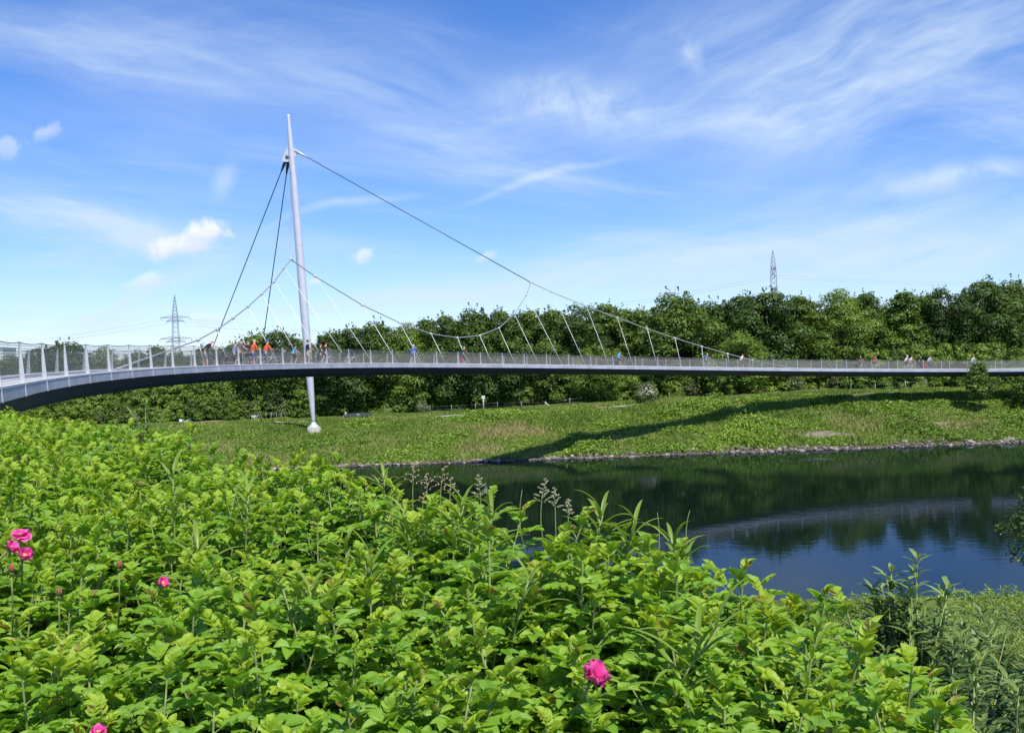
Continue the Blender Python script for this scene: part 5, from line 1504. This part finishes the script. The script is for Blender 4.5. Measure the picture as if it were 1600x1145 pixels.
# bicycle parts, shared by every copy
def wheel_meshes():
    n = 22
    a = [(0.335 * math.cos(2 * math.pi * i / n), 0, 0.335 * math.sin(2 * math.pi * i / n)) for i in range(n)]
    ty = MB().tube(a, 0.020, 6, closed=True)
    rm = MB().tube([(x * 0.93, 0, z * 0.93) for x, y, z in a], 0.012, 5, closed=True)
    sp = MB()
    for i in range(14):
        q = 2 * math.pi * i / 14; s_ = 0.03 * (1 if i % 2 else -1)
        sp.tube([(0, s_, 0), (0.31 * math.cos(q + .25), 0, 0.31 * math.sin(q + .25))], 0.0022, 4, cap=False)
    sp.tube([(0, -.05, 0), (0, .05, 0)], 0.02, 8)
    return ty.mesh("tyre", M['blackp']), rm.mesh("rim", M['steel']), sp.mesh("spokes", M['steel'])
TY, RM, SPK = wheel_meshes()
_bm = {}
def bike_meshes(col, low):
    k = (tuple(col), low)
    if k in _bm: return _bm[k]
    m = paint("bicycle_paint_%d" % len(_bm), col, 0.35, 0.1, 0.04, 5)
    rear, front, bb, st, hd, hl = (-.46, 0, .34), (.62, 0, .34), (-.02, 0, .29), (-.17, 0, .80), (.41, 0, .88), (.44, 0, .74)
    f = MB()
    f.tube([bb, st], .017, 8); f.tube([bb, hl], .021, 8); f.tube([hd, hl], .021, 8)
    f.tube([lerp(bb, st, .55 if low else .93), hd if not low else hl], .018, 8)
    for sg in (-1, 1):
        f.tube([bb, (-.46, .055 * sg, .34)], .010, 6); f.tube([lerp(bb, st, .9), (-.46, .055 * sg, .34)], .009, 6)
    fk = MB()
    for sg in (-1, 1): fk.tube([hl, (.50, .05 * sg, .62), (.62, .05 * sg, .34)], .011, 6)
    hb = MB()
    hb.tube([hd, (.39, 0, 1.0)], .014, 8); hb.tube([(.33, -.29, 1.05), (.42, -.24, 1.07), (.41, 0, 1.01), (.42, .24, 1.07), (.33, .29, 1.05)], .012, 6)
    gr = MB()
    for sg in (-1, 1): gr.tube([(.31, .295 * sg, 1.05), (.40, .25 * sg, 1.065)], .018, 6)
    sd = MB().tube([st, (-.19, 0, .92)], .013, 6)
    sd.ell((-.22, 0, .945), (.135, .075, .035), 10, 6)
    ck = MB()
    n = 12
    ck.tube([(bb[0] + .09 * math.cos(i * 2 * math.pi / n), -.045, bb[2] + .09 * math.sin(i * 2 * math.pi / n)) for i in range(n)], .008, 5, closed=True)
    ck.tube([(bb[0], -.06, bb[2]), (bb[0] + .06, -.08, bb[2] - .15), (bb[0] + .06, -.16, bb[2] - .15)], .010, 6); ck.tube([(bb[0], .06, bb[2]), (bb[0] - .06, .08, bb[2] + .15), (bb[0] - .06, .16, bb[2] + .15)], .010, 6)
    rk = MB()
    for sg in (-1, 1): rk.tube([(-.46, .06 * sg, .36), (-.52, .06 * sg, .72), (-.22, .06 * sg, .74)], .007, 5)
    rk.box((-.45, 0, .73), (.36, .13, .012))
    _bm[k] = dict(frame=f.mesh("frame", m), fork=fk.mesh("fork", m), handlebar=hb.mesh("handlebar", M['steel']), grips=gr.mesh("grips", M['blackp']), saddle=sd.mesh("saddle", M['blackp']), crankset=ck.mesh("crankset", M['steel']), carrier=rk.mesh("carrier", M['cabled']))
    return _bm[k]
def bicycle(loc, hd, col, label, low=True, bag=None, basket=None, lean=0.0, scale=1.0):
    t = empty("bicycle", tuple(loc), label, "bicycle", None, R(hd))
    t.rotation_euler = (R(lean), 0, R(hd)); t.scale = (scale,) * 3
    for nm, me in bike_meshes(col, low).items(): lnk(nm, me, t)
    for x in (-.46, .62):
        w_ = lnk("wheel", TY, t); w_.location = (x, 0, .34)
        lnk("rim", RM, w_); lnk("spokes", SPK, w_)
    if bag:
        for sg in (-1, 1):
            mb = MB().ell((-.50, .15 * sg, .54), (.20, .075, .19), 10, 8); mb.box((-.50, .16 * sg, .66), (.34, .13, .05))
            mb.build("pannier", cloth(bag, 0.6), t)
    if basket:
        mb = MB()
        for i in range(5):
            z = .76 + i * .055; s_ = 1 + i * .03
            mb.tube([(-.62 * 1, -.15 * s_, z), (-.28, -.15 * s_, z), (-.28, .15 * s_, z), (-.62, .15 * s_, z)], .012, 5, closed=True)
        for x in (-.62, -.45, -.28):
            for y in (-.15, .15): mb.tube([(x, y, .75), (x, y * 1.12, .98)], .010, 5)
        mb.box((-.45, 0, .76), (.34, .30, .015))
        mb.build("basket", cloth(basket, 0.8), t)
        MB().ell((-.66, 0, .80), (.03, .05, .035), 8, 5).build("rear_light", cloth((0.55, 0.02, 0.02), 0.3), t)
    return t
def deck_at(px, u):
    k = find_k(px, u, 0.215)
    P, T, N = station(k)
    return P + N * u + Vector((0, 0, 0.222)), math.degrees(math.atan2(T.y, T.x))
def off(loc, hd, f, s_=0.0):
    a = R(hd); return loc + Vector((math.cos(a) * f - math.sin(a) * s_, math.sin(a) * f + math.cos(a) * s_, 0))
BLK, NAVY, GREY, ORA, BLU, LBLU, WHT, RED, KHA, LIL, TEAL, JEAN = (0.02, 0.02, 0.024), (0.02, 0.03, 0.07), (0.20, 0.21, 0.24), (0.80, 0.14, 0.035), (0.03, 0.10, 0.48), (0.05, 0.36, 0.66), (0.78, 0.78, 0.78), (0.60, 0.02, 0.03), (0.48, 0.38, 0.25), (0.30, 0.32, 0.52), (0.03, 0.36, 0.34), (0.06, 0.10, 0.20)
SIL = (0.55, 0.56, 0.58)
# the resting group left of the mast
L, h = deck_at(323, 1.5); person(L, 28, 'lean', "man in black and white bending over a handlebar, left end of the group", BLK, GREY, 'none', None, None, 0.5, 0.95, WHT, 1.06)
bicycle(off(L, 28, 0.55), 28, BLK, "black bicycle held by the bending man in black and white", False, None, None, 4, 1.05)
L, h = deck_at(367, 2.3); person(L, 35, 'straddle', "person in a lilac shirt half hidden behind the man in grey", LIL, (0.05, 0.05, 0.06), 'brown', None, None, 0.6, 0.9, None, 0.98)
bicycle(L, 35, SIL, "silver bicycle under the person in lilac", True, BLK)
L, h = deck_at(376, 1.4); person(L, 25, 'straddle', "dark haired man in a grey t-shirt astride a bicycle", (0.16, 0.17, 0.20), BLK, 'dark', None, None, 0.55, 1.9, None, 1.06)
bicycle(L, 25, (0.10, 0.02, 0.02), "dark red bicycle under the man in the grey t-shirt", False, BLK)
L, h = deck_at(388.5, 2.5); person(L, -85, 'idle', "person in a black jacket and long black trousers standing beside the first orange jacket", BLK, BLK, 'brown', None, None, 1.8, 1.9, None, 1.05)
L, h = deck_at(396, 1.5); person(L, 30, 'straddle', "blond person in an orange jacket and blue shorts, left of the two in orange", ORA, (0.05, 0.06, 0.25), 'blond', None, None, 1.75, 0.9, None, 1.05, girth=1.1)
bicycle(off(L, 30, 0.1), 30, SIL, "silver bicycle of the blond rider in orange", True)
L, h = deck_at(416.5, 1.6); person(L, 25, 'straddle', "rider in an orange jacket and blue helmet, right of the two in orange", ORA, (0.10, 0.13, 0.22), 'brown', 'helmet', (0.05, 0.09, 0.36), 1.75, 1.8, None, 1.06, girth=1.15)
bicycle(off(L, 25, 0.1), 25, WHT, "white bicycle under the rider with the blue helmet", True, BLK)
L, h = deck_at(461, 1.7); person(L, 30, 'ride', "child in a light blue t-shirt and blue cap sitting on a bicycle", LBLU, BLK, 'brown', 'cap', (0.04, 0.06, 0.28), 0.55, 0.9, None, 0.86, (0.7, 0.7, 0.7))
bicycle(L, 30, (0.10, 0.10, 0.11), "small dark bicycle ridden by the child in light blue", False, None, None, 0, 0.86)
L, h = deck_at(481, 1.2); person(L, 30, 'stand', "dark haired man in a navy t-shirt and khaki shorts standing in front of the mast", NAVY, KHA, 'dark', None, None, 0.5, 0.95, None, 1.09, WHT)
bicycle(off(L, 30, 0.45, 0.35), 30, BLK, "black bicycle held by the man in khaki shorts", False, None, None, 5)
L, h = deck_at(501, 2.2); person(L, 20, 'stand', "red haired person in a white edged dark vest leaning on a saddle", NAVY, BLK, 'red', None, None, 0.15, 0.95, WHT, 0.97)
bicycle(off(L, 20, 0.40), 20, SIL, "silver bicycle in front of the person in the vest", True, BLK)
L, h = deck_at(508.5, 1.3); person(L, 60, 'straddle', "person in a black t-shirt with a red cap, right end of the standing group", BLK, BLK, 'dark', 'cap', (0.50, 0.05, 0.04), 0.55, 0.9, None, 1.03, WHT)
bicycle(L, 60, WHT, "white bicycle of the person with the red cap", True)
L, h = deck_at(546, 1.4); bicycle(L, 25, SIL, "riderless bicycle with a dark basket parked at the railing", True, None, (0.05, 0.04, 0.04), 6)
# riders crossing the canal
for px, u, top, legs, hair, hat, hc_, ll, sl, stripe, bcol, low, bag, lab, blab in (
 (646, 1.5, BLU, (0.14, 0.14, 0.16), 'none', 'helmet', (0.55, 0.56, 0.58), 1.9, 1.2, None, WHT, True, None, "cyclist in a bright blue top and long grey trousers", "white bicycle ridden by the one in long grey trousers"),
 (725, 1.6, BLK, (0.06, 0.06, 0.07), 'none', 'cap', (0.42, 0.40, 0.36), 1.6, 0.5, WHT, WHT, False, (0.50, 0.03, 0.04), "cyclist in dark clothes with a pale grey cap", "white bicycle with a red pannier below the lowest sag of the cable"),
 (968, 1.6, LBLU, BLK, 'brown', None, None, 0.8, 0.5, None, BLK, True, NAVY, "cyclist in a light blue t-shirt and dark shorts, left of the blue pair", "dark bicycle with navy panniers under the light blue t-shirt"),
 (1105, 1.6, (0.02, 0.22, 0.62), GREY, 'grey', None, None, 0.9, 0.5, None, SIL, True, GREY, "cyclist in a strong blue t-shirt and grey shorts", "silver bicycle under the strong blue t-shirt"),
 (1160, 1.6, WHT, (0.10, 0.11, 0.14), 'red', None, None, 1.2, 0.5, None, BLK, False, None, "cyclist in a white t-shirt beside the low end of the cable", "black bicycle at the low end of the cable"),
 (1344, 1.3, BLK, BLK, 'red', None, None, 0.8, 0.5, WHT, BLK, False, BLK, "cyclist in black with a white side panel, first of the pair on the right", "black bicycle ahead of no one, left of the silver one"),
 (1367, 1.1, RED, BLK, 'dark', 'helmet', (0.25, 0.03, 0.03), 0.8, 0.5, None, SIL, False, None, "cyclist in a red jersey, second of the pair on the right", "silver bicycle under the red jersey"),
 (1417, 1.2, WHT, BLK, 'none', 'helmet', WHT, 0.8, 0.5, (0.60, 0.04, 0.04), SIL, False, None, "cyclist in a white and red jersey with a white helmet", "silver bicycle under the white helmeted rider"),
 (1424, 2.4, WHT, GREY, 'red', None, None, 0.9, 0.5, RED, SIL, True, None, "cyclist in white mostly hidden behind the white helmeted rider", "bicycle half hidden behind the white helmeted rider's"),
 (1438, 2.4, (0.03, 0.03, 0.035), BLK, 'dark', None, None, 1.9, 1.6, None, BLK, True, None, "cyclist in dark clothes riding in front of the red pannier", "black bicycle ridden by the one in all dark clothes"),
 (1453, 1.5, (0.60, 0.68, 0.78), JEAN, 'brown', None, None, 1.9, 0.6, None, BLK, True, RED, "cyclist in a pale blouse and blue jeans", "bicycle with bright red panniers under the pale blouse"),
 (1521, 1.6, WHT, TEAL, 'red', None, None, 1.4, 0.6, None, BLK, True, None, "cyclist in a white shirt and teal trousers above the young tree", "bicycle half hidden by the young tree's top")):
    L, h = deck_at(px, u)
    person(L, h, 'ride', lab, top, legs, hair, hat, hc_, sl, ll, stripe, 1.04)
    bicycle(L, h, bcol, blab if "no one" not in blab else "black bicycle left of the silver one under the red jersey", low, bag)

# ------------------------------------------------------------------ meadow furniture
def bench(px, py, hd, label, W_=1.9):
    p = hit(px, py, 120, 190)
    t = empty("park_bench", tuple(p), label, "bench", "benches by the path", R(hd))
    s_ = MB(); b = MB()
    for i in range(4): s_.box((0, -.18 + i * .125, .46), (W_, .10, .04))
    for i in range(4): b.box((0, .27 + i * .025, .58 + i * .115), (W_, .035, .095))
    s_.build("seat", M['wood_dark'], t); b.build("backrest", M['wood_dark'], t)
    for sg in (-1, 1):
        m_ = MB().box((sg * (W_ / 2 - .2), .0, .22), (.07, .46, .44)); m_.box((sg * (W_ / 2 - .2), .30, .70), (.07, .06, .62))
        m_.build("leg", M['wood_dark'], t)
    return p
p1 = bench(550.5, 656, 8, "dark slatted bench nearer the mast, with someone sitting at its end")
p2 = bench(571, 655, 8, "dark slatted bench farther from the mast, empty")
p = hit(559.5, 657, 120, 190)
t = empty("litter_bin", tuple(p), "dark litter bin with a pale lid between the two benches", "litter bin")
MB().tube([(0, 0, 0), (0, 0, .06), (0, 0, .85)], [.22, .25, .30], 14).build("bin_body", M['wood_dark'], t)
MB().tube([(0, 0, .85), (0, 0, .93)], [.33, .30], 14).build("lid", M['steel'], t)
p = hit(541.5, 656, 120, 190); person(Vector(p) + Vector((0, 0.0, 0.02)), 185, 'sit', "person in a white shirt sitting at the end of the bench", WHT, BLK, 'brown', None, None, 0.6, 0.9, None, 1.05, WHT)
p = hit(528, 657.5, 120, 190); bicycle(Vector(p) + Vector((0, 0, 0.08)), 175, (0.06, 0.08, 0.22), "dark blue bicycle lying in the grass beside the bench", True, (0.10, 0.10, 0.30), None, 74)
p = hit(289, 663, 120, 154); bicycle(Vector(p) + Vector((0, 0, 0.05)), 20, WHT, "white bicycle tipped over in the grass at the far left", True, WHT, None, -50, 1.2)
p = hit(400, 656, 120, 153); bicycle(Vector(p), 62, WHT, "white laden bicycle standing by the shrubs left of the mast", True, WHT, None, 4, 1.25)
# sign on a post
p = hit(756, 648.5, 120, 190); s_ = p[1] / FPX
t = empty("sign_post", tuple(p), "small white square sign on a thin grey post beside the path", "sign")
MB().tube([(0, 0, -.2), (0, 0, 30 * s_)], .055, 8).build("post", M['steel'], t)
MB().box((0, -.07, 28 * s_), (.42, .03, .42)).build("sign_plate", M['white'], t)
MB().box((0, -.09, 28 * s_ + 0.02), (.30, .012, .05)).build("sign_marking", M['wood_dark'], t)
# wire fence along the shrubs
FP = [(416, 655, 9), (424, 655, 8), (432, 655, 9), (440, 655, 8), (602, 648, 10), (672, 646, 10), (705.6, 645, 10), (743, 641, 8), (777.5, 639, 9), (814.7, 640, 11), (852, 637.5, 7), (890.6, 636, 12), (929, 631, 10), (968, 628, 9), (1046, 626, 10), (1086, 621, 8), (1128, 620, 9), (1330, 613, 11), (1368, 613, 11), (1415, 612, 15), (1447, 608, 12)]
fp = []
for px, py, hp in FP:
    q = hit(px, py, 120, 200)
    y = max(q[1], float(np.interp(q[0], PATH_X, PATH_Y)) + 2.4); x = ray(px, py)[0] * y
    fp.append((Vector((x, y, float(ground_z(x, y)))), hp * y / FPX + 0.25))
fe = empty("wire_fence", tuple(fp[0][0]), "old wire fence on thin pale posts in front of the shrubs", "fence")
fo_ = fp[0][0]
for q, hgt in fp: MB().tube([q - fo_ + Vector((0, 0, -.1)), q - fo_ + Vector((0, 0, hgt))], .050, 7).build("fence_post", M['fencep'], fe)
for a, b in zip(fp[4:-1], fp[5:]):
    if (b[0] - a[0]).length < 9:
        for f in (0.45, 0.85): MB().tube([a[0] - fo_ + Vector((0, 0, a[1] * f)), b[0] - fo_ + Vector((0, 0, b[1] * f))], .006, 4).build("fence_wire", M['steel'], fe)
q = fp[10][0]
MB().tube([q + Vector((0, 0, 0.95)), q + Vector((.85, 0, 0.05))], .055, 7).build("leaning_post", M['white'])
tag(bpy.data.objects["leaning_post"], "pale post leaning aslant against the wire fence", "post")

# ------------------------------------------------------------------ pylons
def pylon(px, top_py, D, yaw, label, arms, w_of, ins=False):
    r = ray(px, top_py); x = r[0] * D; zt = CAMZ + r[2] * D; z0 = float(ground_z(x, D)); H = zt - z0
    t = empty("power_pylon", (x, D, z0), label, "pylon", None, R(yaw))
    mb = MB()
    def hw(z): return np.interp(z / H, w_of[0], w_of[1])
    lv = [0.0]
    while lv[-1] < H * 0.985: lv.append(min(H, lv[-1] + max(1.3, hw(lv[-1]) * 1.7)))
    cs = [(-1, -1), (1, -1), (1, 1), (-1, 1)]
    for a, b in cs: mb.tube([(a * hw(z), b * hw(z), z) for z in lv], 0.085, 4)
    for z0_, z1 in zip(lv[:-1], lv[1:]):
        for i in range(4):
            a, b = cs[i], cs[(i + 1) % 4]; h0, h1 = hw(z0_), hw(z1)
            mb.tube([(a[0] * h0, a[1] * h0, z0_), (b[0] * h1, b[1] * h1, z1)], 0.05, 4, cap=False)
            mb.tube([(b[0] * h0, b[1] * h0, z0_), (a[0] * h1, a[1] * h1, z1)], 0.05, 4, cap=False)
    mb.build("lattice_mast", M['lattice'], t)
    tips = []
    for zf, half in arms:
        z = zf * H; h_ = hw(z); a_ = MB()
        for sg in (-1, 1):
            tip = Vector((sg * half, 0, z))
            for b in (-1, 1):
                a_.tube([(sg * h_, b * h_, z), tip], 0.10, 4); a_.tube([(sg * h_, b * h_, z + 1.1), tip], 0.07, 4)
                for k in range(1, 5):
                    f = k / 5; a_.tube([lerp((sg * h_, b * h_, z), tip, f), lerp((sg * h_, b * h_, z + 1.1), tip, f - .1)], 0.05, 4)
            tips.append(tip)
        a_.box((0, 0, z + .4), (h_ * 2.1, h_ * 2.1, 0.5))
        a_.build("cross_arm", M['lattice'], t)
        for tip in tips[-2:]:
            MB().tube([tip, tip + Vector((0, 0, -2.7 if ins else -1.0))], 0.13, 6).build("insulator", M['lattice'], t)
    return t, tips, (-2.7 if ins else -1.0)
pl, tl, il = pylon(272.5, 458, 430, 8, "tall lattice pylon with two pairs of wide arms above the railing at left", [(0.755, 6.4), (0.72, 3.8), (0.545, 6.8), (0.515, 4.2)], ([0, 0.45, 0.76, 0.80, 1.0], [2.6, 1.55, 1.05, 0.95, 0.05]))
pr_, tr_, ir = pylon(1207.5, 390, 330, 72, "slim lattice pylon seen almost end on, rising from the treetops at right", [(0.845, 5.6), (0.68, 7.2)], ([0, 0.6, 0.84, 0.88, 1.0], [2.4, 1.15, 0.85, 0.75, 0.05]), True)
def wire(a, b, sag, r):
    mb = MB(); n = 24
    mb.tube([a.lerp(b, i / n) + Vector((0, 0, -sag * 4 * (i / n) * (1 - i / n))) for i in range(n + 1)], r, 4)
    return tag(mb.build("power_line", M['cableg']), None, "power line", "power lines strung from the pylons")
from mathutils import Euler
def wpt(t, p): return Vector(t.location) + Euler(t.rotation_euler).to_matrix() @ Vector(p)
for tp in (tl[0], tl[1], tl[4], tl[5]):
    a = wpt(pl, tp + Vector((0, 0, il)))
    for b, sg_ in ((a + Vector((-260, 60, -6)), 7), (a + Vector((330, 120, 2)), 9)):
        o = wire(a, b, sg_, 0.030); o["label"] = "thin dark power line running from the left pylon"
for tp in tr_[:4]:
    a = wpt(pr_, tp + Vector((0, 0, ir)))
    for b, sg_ in ((a + Vector((-250, 150, -3)), 9), (a + Vector((260, -20, -2)), 6)):
        o = wire(a, b, sg_, 0.026); o["label"] = "thin dark power line running from the right pylon"

# pale building glimpsed through the netting at the left edge
p = at(0, 560, 300); gz_ = float(ground_z(p[0], 300)); zt = at(0, 545, 300)[2]
t = empty("white_building", (p[0] - 2.5, 300, gz_), "pale building half hidden behind the netting at the left edge", "building")
MB().box((0, 0, (zt - gz_) / 2), (11, 8, zt - gz_)).build("wall", M['white'], t)
MB().box((0, 0, zt - gz_ + .15), (11.5, 8.5, .3)).build("roof", M['steel'], t)
for i in range(4):
    for j in range(3):
        MB().box((-4 + i * 2.7, -4.03, 3.5 + j * 3.6), (1.3, .08, 1.6)).build("window", M['cabled'], t)

# tree on the near shore reaching into the right edge
x = ray(1662, 750)[0] * 36; H = CAMZ + ray(1662, 715)[2] * 36 - float(ground_z(x, 36))
cm, L_ = crown_mesh("crown", 91, H, 4.0, 1.0, 26, 3600, 0.13, LM['dark'], 'round')
at_ = empty("waterside_tree", (x, 36, float(ground_z(x, 36))), "dark leafy tree on the near shore poking in from the right edge over the water", "tree")
lnk("trunk", trunk_mesh("trunk", 92, H, 0.10, L_, 6), at_); lnk("crown", cm, at_)
